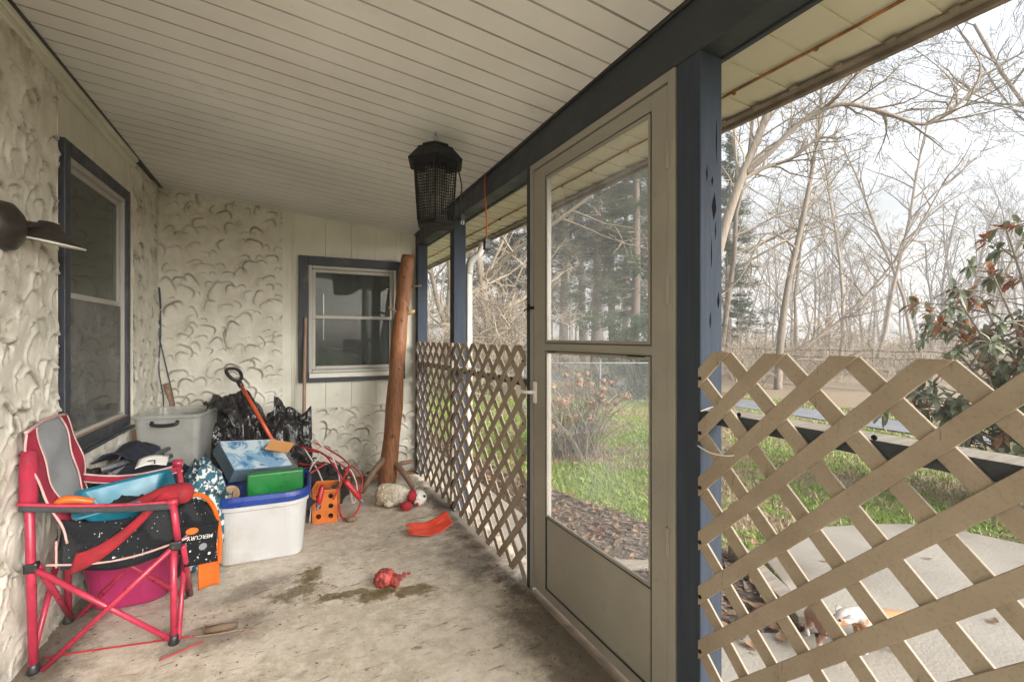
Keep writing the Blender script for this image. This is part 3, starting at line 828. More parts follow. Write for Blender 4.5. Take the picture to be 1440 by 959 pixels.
for (t,f,e,r) in (((.135),(.555,3.84,.03),(.0,0,0),.026),(.115,(.955,3.80,.025),(0,0,0),.026),(.07,(1.02,4.09,.16),(0,0,0),.02),(.05,(.64,4.1,.10),(0,0,0),.018)):
    s = MB(); p = A.lerp(B,t); f = V(f); q = p.lerp(f,.5); q.z += .015; q.x += (f.x-p.x)*.06
    s.tube([p,q,f], [r*1.1,r,r*.85], 10); s.build('root_leg', M['stub'], lg, smooth=True)
for (t,an) in ((.955,-100),(.80,-75),(.88,-110),(.71,-95),(.50,-80),(.80,-125),(.765,-60),(.62,-110)):
    p = A.lerp(B,t); a = R(an); rr = .075-.018*t
    m = MB(); m.ball(p+V((math.cos(a)*rr, math.sin(a)*rr,0)), .013, 8, (1,.6,1.25)); m.build('knot', M['stub'], lg, smooth=True)

# ---- bug zapper
zp = thing('bug_zapper', (.678,2.25,2.245), 'black lantern shaped bug zapper hanging from the ceiling', 'bug zapper')
ZC = Matrix.Translation((.678,2.25,0)) @ Matrix.Rotation(R(12),4,'Z')
m = MB()
def hexring(r, z, rot=0): return [ZC @ V((r*math.cos(R(60*i+rot)), r*math.sin(R(60*i+rot)), z)) for i in range(6)]
def hexshell(mb, lv):
    vs = []; 
    for r, z in lv: vs += hexring(r, z)
    k = len(lv)
    mb.add(vs, [(i*6+j, i*6+(j+1)%6, (i+1)*6+(j+1)%6, (i+1)*6+j) for i in range(k-1) for j in range(6)] + [tuple(range(6))[::-1], tuple((k-1)*6+j for j in range(6))])
hexshell(m, [(.115,2.085),(.145,2.098),(.150,2.107),(.098,2.165),(.098,2.172),(.072,2.172),(.072,2.192),(.01,2.194)])
m.build('roof', M['black_metal'], zp, bevel=.002)
m = MB(); m.tube([(.678,2.25,2.19),(.678,2.25,2.262)], .004, 8); m.tube(spline([(.678,2.25,2.22),(.69,2.25,2.235),(.678,2.25,2.25),(.666,2.25,2.235),(.678,2.25,2.22)],5), .003, 6); m.build('hook', M['steel'], zp, smooth=True)
m = MB(); hexshell(m, [(.09,1.792),(.098,1.797),(.098,1.815),(.085,1.818)]); m.build('base_tray', M['black_metal'], zp, bevel=.002)
m = MB()
rt, rb, zt, zb = .116, .096, 2.09, 1.81
T = hexring(rt,zt); Bq = hexring(rb,zb)
for j in range(6):
    m.tube([T[j],Bq[j]], .0048, 6)
    for i in range(1,9):
        m.tube([T[j].lerp(T[(j+1)%6],i/9), Bq[j].lerp(Bq[(j+1)%6],i/9)], .0021, 4, cap=False)
    for i in range(0,21):
        a = T[j].lerp(Bq[j],i/20); b = T[(j+1)%6].lerp(Bq[(j+1)%6],i/20)
        m.tube([a,b], .0021, 4, cap=False)
m.build('grille', M['black_metal'], zp)
m = MB(); m.lathe([(.026,1.83),(.026,2.08)], (.678,2.25,0), 14); m.build('lamp_tube', M['glass_lens'], zp, smooth=True)
m = MB()
for i in range(18):
    a = R(20*i); m.tube([(.678+.052*math.cos(a),2.25+.052*math.sin(a),1.83),(.678+.052*math.cos(a),2.25+.052*math.sin(a),2.08)], .0016, 4)
for z in (1.84,1.95,2.06): m.lathe([(.0515,z),(.0535,z+.003),(.0515,z+.006)], (.678,2.25,0), 20)
m.build('inner_wires', M['steel'], zp)
m = MB(); m.tube(spline([(.775,2.21,2.10),(.795,2.20,2.0),(.79,2.205,1.92),(.80,2.2,1.85)],6), .0035, 6); m.box((.788,2.19,1.826),(.812,2.21,1.855)); cd = m.build('plug_cord', M['cable_black'], zp, smooth=False)
m = MB()
for d in (-.006,.006): m.box((.80+d-.002,2.198,1.806),(.80+d+.002,2.203,1.826))
m.build('prong', M['steel'], cd)

# ---- extension cord hanging off the beam
ec = thing('extension_cord', (1.08,2.56,2.2), 'orange extension cord hanging down from the beam with a black socket end', 'cord')
m = MB(); m.tube(spline([(1.088,2.60,2.225),(1.082,2.59,2.13),(1.083,2.575,2.02),(1.086,2.57,1.93),(1.082,2.562,1.83)],7), .0048, 8); m.build('cable', M['cord_orange'], ec, smooth=True)
m = MB(); m.box((1.064,2.545,1.765),(1.102,2.578,1.832)); m.build('socket', M['black'], ec, bevel=.005)

# ---- wall lamp
wl = thing('wall_lamp', (xl(2.33)+.02,2.33,1.62), 'dark bronze wall lamp with a flat flared shade beside the left window', 'lamp')
MX = Matrix.Rotation(R(90),4,'Y')
m = MB(); m.lathe([(0,-.02),(.080,-.02),(.088,.0),(.082,.022),(.055,.042),(.025,.055),(0,.056)], (xl(2.27)+.03,2.265,1.640), 24, mat=MX); m.build('wall_plate', M['lamp_dark'], wl, smooth=True)
m = MB(); m.tube(spline([(-.865,2.275,1.642),(-.85,2.31,1.655),(-.83,2.355,1.665),(-.817,2.39,1.66)],6), [.017]*10+[.015]*9, 10); m.build('arm', M['lamp_dark'], wl, smooth=True)
MT = TRS((-.815,2.40,1.624),(3,10,0)) @ Matrix.Scale(1.12,4)
m = MB(); m.lathe([(.010,.062),(.028,.058),(.036,.040),(.055,.022),(.088,.006),(.102,-.002),(.104,-.006)], (0,0,0), 32, mat=MT); sh = m.build('shade', M['lamp_dark'], wl, smooth=True)
m = MB(); m.lathe([(.1035,-.0065),(.1045,-.009),(.103,-.012),(.085,-.002),(.05,.014),(.02,.03),(.0,.032)], (0,0,0), 32, mat=MT); m.build('shade_lining', M['white'], wl, smooth=True)

# ---- thin cable hanging in the corner
m = MB(); m.tube(spline([(-.805,4.27,.62),(-.80,4.272,.80),(-.828,4.274,1.02),(-.815,4.272,1.30),(-.825,4.274,1.58),(-.838,4.274,1.617),(-.822,4.272,1.60),(-.816,4.272,1.45),(-.826,4.27,1.28),(-.80,4.27,1.12),(-.74,4.268,.80),(-.715,4.26,.60)],7), .0042, 6)
tag(m.build('hanging_cable', M['wire_blue'], None, smooth=True), 'thin dark cable looped down the plaster in the back left corner', 'cable')

# ---- broom handle against the back wall
m = MB(); m.tube([(.15,4.12,.02),(.152,4.17,.5),(.158,4.225,.95),(.166,4.255,1.31),(.167,4.258,1.40),(.168,4.26,1.415)], [.015,.0145,.0135,.013,.0155,.008], 10)
bs = m.build('broom_stick', M['handle_wood'], None, smooth=True); tag(bs, 'plain wooden handle standing against the back wall left of the far window', 'stick')

# ---- shovel with a D grip
sv = thing('shovel', (-.02,3.8,.35), 'shovel with orange shaft and black D grip stuck among the black bags', 'shovel')
m = MB(); a = V((-.28,3.90,.915)); b = V((-.03,3.62,.47)); m.tube([a,b], .0135, 12); m.build('shaft', plain('red_orange_shaft', (.62,.09,.03), .4), sv, smooth=True)
d = (a-b).normalized(); sd = V((.55,.6,.1)); sd = (sd - d*sd.dot(d)).normalized()
m = MB(); m.tube([a-d*.03, a+d*.025], .018, 10)
loop = [a+d*.02, a+d*.05+sd*.038, a+d*.10+sd*.052, a+d*.132+sd*.036, a+d*.138, a+d*.132-sd*.036, a+d*.10-sd*.052, a+d*.05-sd*.038, a+d*.02]
m.tube(spline(loop,5), .0125, 10); m.build('grip', M['black'], sv, smooth=True)
m = MB(); w_ = sd; nn_ = d.cross(sd)
m.grid(lambda u,v: b - d*(v*.28-.02) + w_*((u-.5)*.22*(1-.35*v**3)) + nn_*(.03*(u-.5)**2*4), 10, 10); m.build('blade', M['steel'], sv, smooth=True, solid=.003)

# ---- boxes and bin at the back left
cb = thing('cardboard_box', (-.60,3.66,0), 'brown cardboard box with a raised flap under the clear storage bin', 'box')
m = MB(); m.box((-.83,3.46,0),(-.44,3.92,.41)); m.build('carton', M['cardboard'], cb, bevel=.004)
m = MB(); m.box((-.835,3.62,.412),(-.70,3.626,.68), mat=None); m.build('flap', M['cardboard'], cb, bevel=.001)
BN = TRS((-.605,3.68,.415),(0,0,-9))
bn = thing('storage_bin', (-.605,3.68,.415), 'cloudy clear plastic storage bin with black handles', 'bin')
m = MB(); tub(m, [(.30,.36,.03,0),(.345,.41,.035,.335),(.375,.44,.04,.345),(.375,.44,.04,.362),(.352,.417,.038,.362),(.340,.405,.034,.35),(.294,.354,.03,.006)], BN); m.build('shell', M['clear'], bn, smooth=False, bevel=.003)
for sgn in (-1,1):
    m = MB(); pts = [BN @ V((-.065,sgn*.222,.325)), BN @ V((-.06,sgn*.236,.31)), BN @ V((0,sgn*.240,.304)), BN @ V((.06,sgn*.236,.31)), BN @ V((.065,sgn*.222,.325))]
    m.tube(spline(pts,5), .011, 8); m.build('handle', M['black'], bn, smooth=True)
m = MB(); lump(m, (-.58,3.62,.50), (.10,.10,.075), 1, .15, 5, 20, flat=.422); tag(m.build('cream_bundle', M['curtain'], None, smooth=True), 'cream cloth bundle inside the clear storage bin', 'cloth')
m = MB(); m.tube([(-.715,4.06,.80),(-.755,4.10,.915)], [.017,.02], 10); m.tube([(-.66,4.0,.02),(-.715,4.06,.80)], .014, 8)
tag(m.build('tool_handle', M['handle_wood'], None, smooth=True), 'short round wooden tool handle poking up behind the clear bin', 'handle')
m = MB(); lump(m, (-.64,3.02,.28), (.20,.24,.30), 1.2, .16, 21, 36, flat=.0, sq=2.8); lump(m, (-.72,3.30,.50), (.10,.16,.14), 1.4, .2, 22, 28)
tag(m.build('navy_bundle', M['navy'], None, smooth=True), 'dark navy bundle of cloth under the folded grey tubes by the left wall', 'cloth')
fc = thing('folded_chair', (-.78,3.05,.55), 'folded black camp chair with grey tubes and round black feet on the navy bundle', 'folded chair')
for (a,b) in (((-.845,2.88,.60),(-.62,3.36,.585)),((-.80,2.84,.57),(-.60,3.34,.60)),((-.86,2.95,.575),(-.66,3.40,.60)),((-.82,2.90,.55),(-.58,3.30,.565))):
    m = MB(); m.tube([a,b], .0125, 10); m.build('tube', M['grey_tube'], fc, smooth=True)
    m = MB(); d = (V(a)-V(b)).normalized(); m.ball(a, .032, 14); m.tube([V(a)-d*.02, V(a)-d*.075], .018, 10); m.build('foot', M['black'], fc, smooth=True)
m = MB(); m.grid(lambda u,v: V((-.86+.17*u+.05*math.sin(v*3), 3.02+.34*v, .60+.055*math.sin(u*3.1)+.02*fbm((u*3,v*3,0),1,2))), 14, 18); m.build('fabric', M['navy'], fc, smooth=True, solid=.006)
lbq = MB(); lbq.grid(lambda u,v: V((-.665+.12*u, 2.93+.07*v+.05*u, .592+.035*v+.01*math.sin(u*4))), 6, 4)
lb = lbq.build('care_label', M['white'], fc, smooth=True, solid=.001)
m = MB(); m.box((-.62,2.962,.618),(-.588,2.966,.622)); m.box((-.592,2.952,.604),(-.587,2.958,.622)); m.build('print', M['black'], fc)

# ---- black bags
bg = MB(); lump(bg, (-.305,3.93,.37), (.23,.20,.42), 1.25, .28, 31, 120, flat=.003, st=(1.0,1.0,.8))
tag(bg.build('trash_bag', M['bag'], None, smooth=True), 'shiny black trash bag, the taller one against the clear bin', 'trash bag', 'black trash bags')
bg = MB(); lump(bg, (.015,3.86,.39), (.17,.18,.33), 1.3, .26, 33, 120, flat=.003, st=(1,1,.9))
tag(bg.build('trash_bag', M['bag'], None, smooth=True), 'shiny black trash bag nearer the wooden handle with a peaked crumpled top', 'trash bag', 'black trash bags')
bg = MB(); lump(bg, (-.23,3.62,.20), (.25,.20,.21), 1.5, .25, 37, 60, flat=.003)
tag(bg.build('dark_sack', M['navy'], None, smooth=True), 'dark sack on the floor under the printed blue box', 'sack')
# peaks of film
def film(pts_fn, nu, nv): 
    q = MB(); q.grid(pts_fn, nu, nv); return q
q = film(lambda u,v: V((-.06+.25*u, 3.72+.05*math.sin(u*6)+.12*v, .56+.22*v+.05*math.sin(u*5.3+v*2)+.05*fbm((u*3,v*3,1),1.5,4)-.10*u*v)), 26, 20)
o = q.build('loose_film', M['bag'], None, smooth=True, solid=.002); tag(o, 'loose flap of black bag film standing up over the printed box', 'plastic film')

q = film(lambda u,v: V((-.47+.26*u+.03*math.sin(v*5), 3.60+.30*v+.03*math.sin(u*7), .775-.10*(2*u-.5)**2+.06*math.sin(v*3.2)+.05*fbm((u*4,v*2.2,5),1.5,9)-.16*max(0,u-.55))), 26, 22)
tag(q.build('loose_film', M['bag'], None, smooth=True, solid=.002), 'black bag film draped over the rim of the clear storage bin', 'plastic film')
# ---- printed blue box and card
X0 = TRS((-.165,3.44,.475),(30,8,30))
bx = thing('printed_box', (-.165,3.47,.44), 'flat blue and white printed box lying tilted in front of the black bags', 'box')
m = MB(); m.box((-.185,-.14,-.06),(.185,.14,.03), mat=X0); m.build('carton', M['box_blue'], bx, bevel=.003)
m = MB(); m.box((-.183,-.138,.0315),(.183,.138,.034), mat=X0); m.build('lid', M['box_print'], bx, bevel=.001)
m = MB(); m.box((-.075,-.05,-.002),(.075,.05,.002), mat=TRS((-.02,3.44,.535),(26,10,-22))); tag(m.build('card_scrap', M['tan_card'], None, bevel=.0008), 'small orange tan cardboard scrap on top of the printed box', 'cardboard')

# ---- white tub, blue tub, green case, ring
TB = TRS((-.10,3.17,0),(0,0,-3))
wt = thing('white_tub', (-.10,3.17,0), 'big white plastic tub on the floor with a blue tub set into it', 'tub')
m = MB(); tub(m, [(.40,.40,.05,.002),(.42,.42,.07,.012),(.47,.47,.11,.30),(.49,.49,.115,.305),(.49,.49,.115,.325),(.478,.478,.11,.328),(.462,.462,.105,.322),(.405,.405,.06,.02)], TB, 8); m.build('shell', M['white_tub'], wt, smooth=False, bevel=.003)
bt = thing('blue_tub', (-.10,3.17,.2), 'deep blue plastic tub nested in the white tub', 'tub')
m = MB(); tub(m, [(.40,.40,.09,.07),(.452,.452,.10,.325),(.51,.51,.125,.332),(.515,.515,.128,.36),(.505,.505,.125,.383),(.49,.49,.12,.385),(.47,.47,.11,.372),(.40,.40,.09,.085)], TB, 8); m.build('shell', M['blue_tub'], bt, bevel=.002)
m = MB(); m.box((-.185,3.035,.10),(.108,3.095,.472), mat=Matrix.Translation((0,0,0)) ); 
gc = thing('green_case', (-.04,3.065,.1), 'bright green plastic case standing on edge in the blue tub', 'case')
m.build('body', M['green'], gc, bevel=.012, seg=3)
m = MB(); m.box((-.178,3.0315,.20),(.101,3.0345,.46)); m.build('face', M['green'], gc, bevel=.004)
rg = thing('wooden_ring', (-.275,3.10,.36), 'round tan wooden ring with a dark mark in its middle, inside the blue tub', 'ring')
MR = TRS((-.272,3.12,.352),(80,0,12))
m = MB(); m.lathe([(.037,-.012),(.047,-.012),(.049,0),(.047,.012),(.037,.012),(.037,-.012)], (0,0,0), 28, mat=MR); m.build('rim', M['stub_cut'], rg, smooth=True)
m = MB(); m.lathe([(0,-.004),(.0365,-.004),(.0365,.004),(0,.004)], (0,0,0), 24, mat=MR); m.build('disc', M['handle_wood'], rg)
m = MB()
for a,b in (((-.014,-.014),(-.010,.016)),((-.012,.001),(.010,.003)),((.012,.016),(.010,-.014))): m.tube([MR @ V((*a,.0055)), MR @ V((*b,.0055))], .0028, 6)
m.build('mark', M['black'], rg)
m = MB(); lump(m, (-.02,3.22,.22), (.17,.14,.11), 2, .3, 44, 30); tag(m.build('dark_cloth', M['navy'], None, smooth=True), 'crumpled dark cloth at the bottom of the blue tub', 'cloth')

# ---- orange crate
CR = TRS((.272,3.49,.0),(0,0,-12))
cr = thing('orange_crate', (.272,3.49,0), 'small orange plastic crate with round holes in its sides', 'crate')
m = MB()
def holed(mb, W_, H_, holes, r, Mx_, th=.006, seg=16):
    """panel of unit cells each with one round hole"""
    nxh, nzh = holes; cw, ch = W_/nxh, H_/nzh
    for i in range(nxh):
        for j in range(nzh):
            cx = (i+.5)*cw; cz = (j+.5)*ch; ring = []; sq = []
            for k in range(seg):
                a = 2*math.pi*k/seg; c_, s_ = math.cos(a), math.sin(a); t_ = max(abs(c_),abs(s_))
                ring.append((cx+r*c_, cz+r*s_)); sq.append((cx+c_/t_*cw/2, cz+s_/t_*ch/2))
            vs = [Mx_ @ V((x,y,z)) for y in (0,th) for (x,z) in ring+sq]
            fs = []
            for k in range(seg):
                b = (k+1) % seg
                fs += [(k,b,seg+b,seg+k),(2*seg+b,2*seg+k,3*seg+k,3*seg+b),(b,k,2*seg+k,2*seg+b)]
            mb.add(vs, fs)
w_, d_, h_ = .155, .20, .20
holed(m, w_, h_, (2,3), .017, CR @ Matrix.Translation((-w_/2,-d_/2,.012)))
holed(m, w_, h_, (2,3), .017, CR @ Matrix.Translation((-w_/2,d_/2-.006,.012)))
for sx in (-1,1): holed(m, d_-.014, h_, (3,3), .017, CR @ Matrix.Translation((sx*w_/2 + (0 if sx < 0 else -.006),-d_/2+.007,.012)) @ Matrix.Rotation(R(90),4,'Z') @ Matrix.Translation((0,-.006,0)))
m.build('sides', M['crate'], cr)
m = MB(); tub(m, [(w_+.012,d_+.012,.012,.205),(w_+.018,d_+.018,.014,.212),(w_+.018,d_+.018,.014,.226),(w_+.004,d_+.004,.01,.226),(w_-.008,d_-.008,.008,.2145)], CR, 3); 
m.f = m.f[:-2] + []; m.m = m.m[:len(m.f)]
m.build('rim', M['crate'], cr, bevel=.001)
m = MB(); tub(m, [(w_+.008,d_+.008,.012,.001),(w_+.008,d_+.008,.012,.013),(w_-.01,d_-.01,.01,.0135)], CR, 3); m.build('base', M['crate'], cr, bevel=.001)
m = MB(); lump(m, (.272,3.49,.10), (.062,.085,.09), 2, .2, 51, 24, flat=.0145); tag(m.build('dark_filling', M['black'], None, smooth=True), 'dark stuff filling the orange crate', 'clutter')

# ---- jumper cables, cords
jc = thing('jumper_cables', (.36,3.55,0), 'red jumper cables with red clamps sprawled over the orange crate', 'cables')
m = MB()
m.tube(spline([(.36,3.36,.285),(.33,3.40,.345),(.24,3.55,.44),(.08,3.72,.46),(.02,3.75,.40),(.14,3.70,.33),(.27,3.58,.36),(.20,3.52,.33),(.13,3.48,.30)],9), .0062, 8)
m.tube(spline([(.36,3.37,.28),(.42,3.52,.34),(.30,3.72,.42),(.12,3.78,.50),(.05,3.8,.43),(.25,3.7,.40),(.44,3.60,.26),(.50,3.50,.12),(.46,3.42,.025),(.38,3.38,.012),(.35,3.36,.05),(.335,3.33,.13)],9), .0062, 8)
m.tube(spline([(.30,3.33,.17),(.36,3.36,.27),(.43,3.52,.33),(.52,3.58,.22),(.50,3.55,.08)],8), .0055, 8)
m.build('cable', M['cable_red'], jc, smooth=True)
for (a,b) in (((.375,3.34,.285),(.475,3.33,.145)),((.232,3.30,.285),(.205,3.28,.165))):
    m = MB(); a = V(a); b = V(b); m.tube([a, a.lerp(b,.12), a.lerp(b,.8), b], [.011,.018,.019,.014], 12); m.build('clamp', M['red'], jc, smooth=True)
    d = (b-a).normalized(); m = MB(); m.tube([b-d*.005, b+d*.012], .015, 12); m.tube([b+d*.01, b+d*.035], [.012,.006], 8); m.build('clamp_jaw', M['grey_tube'], jc, smooth=True)
m = MB()
m.tube(spline([(.05,3.78,.42),(.10,3.78,.53),(.18,3.74,.53),(.27,3.66,.44),(.33,3.6,.36),(.36,3.55,.22),(.3,3.6,.12),(.22,3.66,.3),(.12,3.75,.46),(.05,3.79,.47)],8), .0052, 8)
m.tube(spline([(.06,3.8,.44),(.13,3.79,.49),(.2,3.75,.47),(.24,3.68,.40),(.18,3.62,.33),(.16,3.5,.28),(.17,3.44,.14),(.16,3.42,.01)],8), .0052, 8)
m.tube(spline([(.40,3.52,.35),(.45,3.5,.27),(.47,3.45,.17),(.44,3.43,.09),(.42,3.45,.2)],8), .0045, 8)
tag(m.build('white_cable', M['cable_white'], None, smooth=True), 'pale cable coiled in loops behind the white tub', 'cable')
random.seed(8)
m = MB()
for k in range(9):
    c = V((.22+random.uniform(-.13,.16), 3.74+random.uniform(-.1,.1), .12+random.uniform(0,.22))); r = random.uniform(.05,.11); tl = random.uniform(-.8,.8)
    m.tube([c+V((r*math.cos(a), r*math.sin(a)*.7, tl*r*math.cos(a)+.02*math.sin(3*a))) for a in np.linspace(0,6.0,22)], random.uniform(.004,.008), 6)
lump(m, (.25,3.77,.12), (.19,.12,.17), 2, .25, 61, 36, flat=.003)
tag(m.build('cord_heap', M['cable_black'], None, smooth=True), 'heap of black cords and bits between the black bags and the log', 'cords')

# ---- plush toy
pl = thing('plush_toy', (.76,3.49,.0), 'dirty white plush animal lying on its side with a red scarf', 'plush toy')
m = MB(); pa, pb = V((.635,3.58,.088)), V((.845,3.47,.068)); pts = [pa.lerp(pb,t) for t in np.linspace(0,1,12)]
rs = [.030+.055*math.sin(math.pi*(.18+.72*t))**.8*(1-.25*t) for t in np.linspace(0,1,12)]
ax = (pb-pa).normalized()
m.tube([pa-ax*.022]+pts+[pb+ax*.02], [.008]+rs+[.02], 18); body = m.build('body', M['plush'], pl, smooth=True, sub=1)
tx = bpy.data.textures.new('fluff', 'CLOUDS'); tx.noise_scale = .018
def fluff(o, s):
    md = o.modifiers.new('s2','SUBSURF'); md.levels = 2; md.render_levels = 2
    d = o.modifiers.new('fluff','DISPLACE'); d.texture = tx; d.strength = s; d.texture_coords = 'LOCAL'; d.mid_level = .5
fluff(body, .014)
m = MB(); m.ball((.905,3.435,.062), .058, 14, (1.05,.95,.95)); h = m.build('head', M['plush_white'], pl, smooth=True); fluff(h, .008)
m = MB(); m.ball((.885,3.375,.045), .030, 12, (1.1,.8,.75)); h = m.build('muzzle', M['plush_white'], pl, smooth=True); fluff(h, .005)
m = MB(); m.ball((.935,3.383,.082), .0095, 10); m.build('eye', M['black'], pl, smooth=True)
m = MB(); m.ball((.872,3.352,.040), .013, 10); m.build('nose', M['red_cloth'], pl, smooth=True)
m = MB(); lump(m, (.845,3.40,.085), (.030,.022,.036), 1.5, .3, 3, 16); lump(m, (.80,3.375,.032), (.042,.026,.032), 1.5, .3, 4, 16); lump(m, (.86,3.43,.075), (.028,.045,.055), 1, .2, 5, 16); m.build('scarf', M['red_cloth'], pl, smooth=True)
m = MB(); m.ball((.70,3.485,.035), .034, 10, (1.3,.8,.9)); m.ball((.64,3.56,.03), .03, 10); l_ = m.build('paw', M['plush'], pl, smooth=True); fluff(l_, .006)

# ---- red scoop: shell of a broken shovel blade, concave, toothed left edge
def scoop(u, v):
    x = .715 + .265*u; y = 2.885 + .10*v + .035*u*(v-.5) - .02*math.sin(u*math.pi)*(v<.5)
    z = .012 + .06*abs(u-.42)**1.6*(1+.9*(u>.42)) + .035*v**1.5 + .006*fbm((u*4,v*4,0),1.3,2)
    if u < .08: x -= .018*math.sin(v*16)
    return V((x, y, z))
m = MB(); m.grid(scoop, 26, 14); o = m.build('red_scoop', M['red_scoop'], None, smooth=True, solid=.006)
tag(o, 'curved red plastic scoop blade lying on the floor by the lattice', 'scoop')
# ---- chewed toy
m = MB(); lump(m, (.462,2.41,.034), (.047,.042,.040), 2.2, .42, 71, 44, flat=.004); lump(m, (.505,2.375,.025), (.022,.026,.030), 2.5, .4, 73, 24, flat=.004)
m.tube(spline([(.51,2.385,.028),(.535,2.40,.027),(.565,2.412,.03),(.592,2.415,.03)],6), [.012+.006*math.sin(i*1.3)*(i<14)+.004*(i>5)-.0006*i for i in range(19)], 12)
tag(m.build('chewed_toy', M['chewed'], None, smooth=True), 'chewed dark red rubber dog toy lying on the damp patch', 'dog toy')

# ---- debris
m = MB(); m.tube([(-.295,2.345,.014),(-.235,2.335,.017),(-.175,2.338,.012)], [.014,.017,.011], 7); tag(m.build('bark_stick', M['stick'], None, smooth=True), 'short dark stick of bark near the chair foot', 'stick')
m = MB(); m.tube(spline([(-.335,2.333,.006),(-.25,2.312,.006),(-.17,2.302,.006),(-.09,2.275,.006)],4), .0030, 6); tag(m.build('thin_stick', M['handle_wood'], None, smooth=True), 'thin pale peeled twig beside the dark bark stick', 'stick')
m = MB(); m.tube(spline([(-.84,2.44,.004),(-.62,2.40,.004),(-.45,2.365,.004),(-.335,2.345,.004)],4), .0032, 6); tag(m.build('red_straw', M['cable_red'], None, smooth=True), 'long thin red straw lying under the pink chair', 'straw')
m = MB(); m.tube(spline([(-.43,2.225,.004),(-.37,2.25,.004),(-.295,2.285,.004)],4), .003, 6); tag(m.build('red_straw', M['cable_red'], None, smooth=True), 'short thin red straw in front of the chair foot', 'straw')
m = MB(); lump(m, (.415,3.34,.016), (.035,.022,.018), 1.5, .3, 81, 20, flat=.002); tag(m.build('brown_stone', M['stub'], None, smooth=True), 'small brown lump on the floor beside the orange crate', 'lump')
rng = np.random.default_rng(4)
def flakes(mb, n, fn, s0, s1, z=.002, flat=.5):
    for _ in range(n):
        x, y = fn(); s = rng.uniform(s0, s1); a = rng.uniform(0, 6.28); e = rng.uniform(.25,.8)
        ca, sa = math.cos(a)*s, math.sin(a)*s; k = rng.uniform(0, flat)*s
        P = [(-1,0,0),(0,-e,k),(1,0,k*.6),(0,e,0)]
        mb.add([(x+ca*p[0]-sa*p[1], y+sa*p[0]+ca*p[1], z+p[2]) for p in P], [(0,1,2,3)])
m = MB()
flakes(m, 520, lambda: (1.07-abs(rng.normal(0,.07)), rng.uniform(1.2,4.2)), .002, .009)
flakes(m, 260, lambda: (rng.uniform(-.85,1.05), rng.uniform(1.2,4.2)), .0015, .005)
flakes(m, 150, lambda: (rng.normal(-.2,.22), rng.normal(2.35,.2)), .002, .008)
flakes(m, 160, lambda: (-.86+abs(rng.normal(0,.08)), rng.uniform(1.3,3.2)), .003, .012)
struct(m.build('floor_litter', M['stick'], None), 'stuff')
m = MB()
for (x,y,s,a) in ((1.0,2.62,.022,.3),(1.02,2.35,.026,1.2),(.95,2.50,.018,2),(.99,2.18,.02,.7),(.9,2.27,.014,2.4),(1.03,2.75,.02,1),(.93,2.95,.016,.2),(.98,3.3,.018,1)):
    m.grid(lambda u,v: V((x+math.cos(a)*(u-.5)*2*s-math.sin(a)*(v-.5)*s*(1-(2*u-1)**2), y+math.sin(a)*(u-.5)*2*s+math.cos(a)*(v-.5)*s*(1-(2*u-1)**2), .004+.012*abs(2*u-1)+.006*abs(v-.5))), 6, 3)
struct(m.build('dead_leaves', M['dry_leaf'], None, smooth=True), 'stuff')

# ================================================================== camp chair and what it holds
M['dark_mesh'] = plain('dark_mesh_fabric', (.05,.05,.055), .9, .2, 8, .4, 200)
ch = thing('camp_chair', (-.63,2.52,0), 'pink framed folding camp chair with a grey mesh back, piled with clutter', 'chair')
NF,FF,NB,FB = V((-.40,2.325,.012)),V((-.426,2.709,.012)),V((-.835,2.35,.012)),V((-.845,2.70,.012))
def leg(a,b,r=.0125,name='leg'):
    q = MB(); q.tube([a,b], r, 10); q.build(name, M['pink'], ch, smooth=True)
leg(NF, V((-.402,2.325,.40))); leg(FF, V((-.425,2.709,.40))); leg(NB, V((-.848,2.345,.83)),.0145); leg(FB, V((-.858,2.705,.86)),.0125)
leg(V((-.385,2.325,.40)), V((-.402,2.315,.578)),.013,'arm_post'); leg(V((-.425,2.71,.40)), V((-.447,2.712,.625)),.012,'arm_post')
for a,b in ((NF, NB+V((0,-.012,.385))),(NB+V((.03,-.012,-.0)), V((-.395,2.31,.405))),
            (FF, FB+V((0,.012,.385))),(FB+V((.03,.012,0)), V((-.43,2.722,.405))),
            (NB+V((-.012,0,0)), FB+V((-.012,0,.385))),(FB+V((.012,0,0)), NB+V((.012,0,.385))),
            (NF+V((.014,0,0)), V((-.41,2.70,.39))),(FF+V((.028,0,0)), V((-.37,2.33,.39)))):
    leg(a,b,.0105,'crossbar')
for f in (NF,FF,NB,FB):
    q = MB(); q.lathe([(.018,-.011),(.021,-.004),(.017,.016),(.013,.028)], f, 12); q.ball(f+V((.004,0,.004)),.0155,10); q.build('foot', M['black'], ch, smooth=True)
for c in (NB+V((-.002,-.006,.385)),FB+V((-.002,.006,.385)),V((-.392,2.318,.405)),V((-.425,2.715,.405))):
    q = MB(); q.box(c-V((.02,.018,.018)), c+V((.02,.018,.018))); q.build('hub', M['black'], ch, bevel=.006)
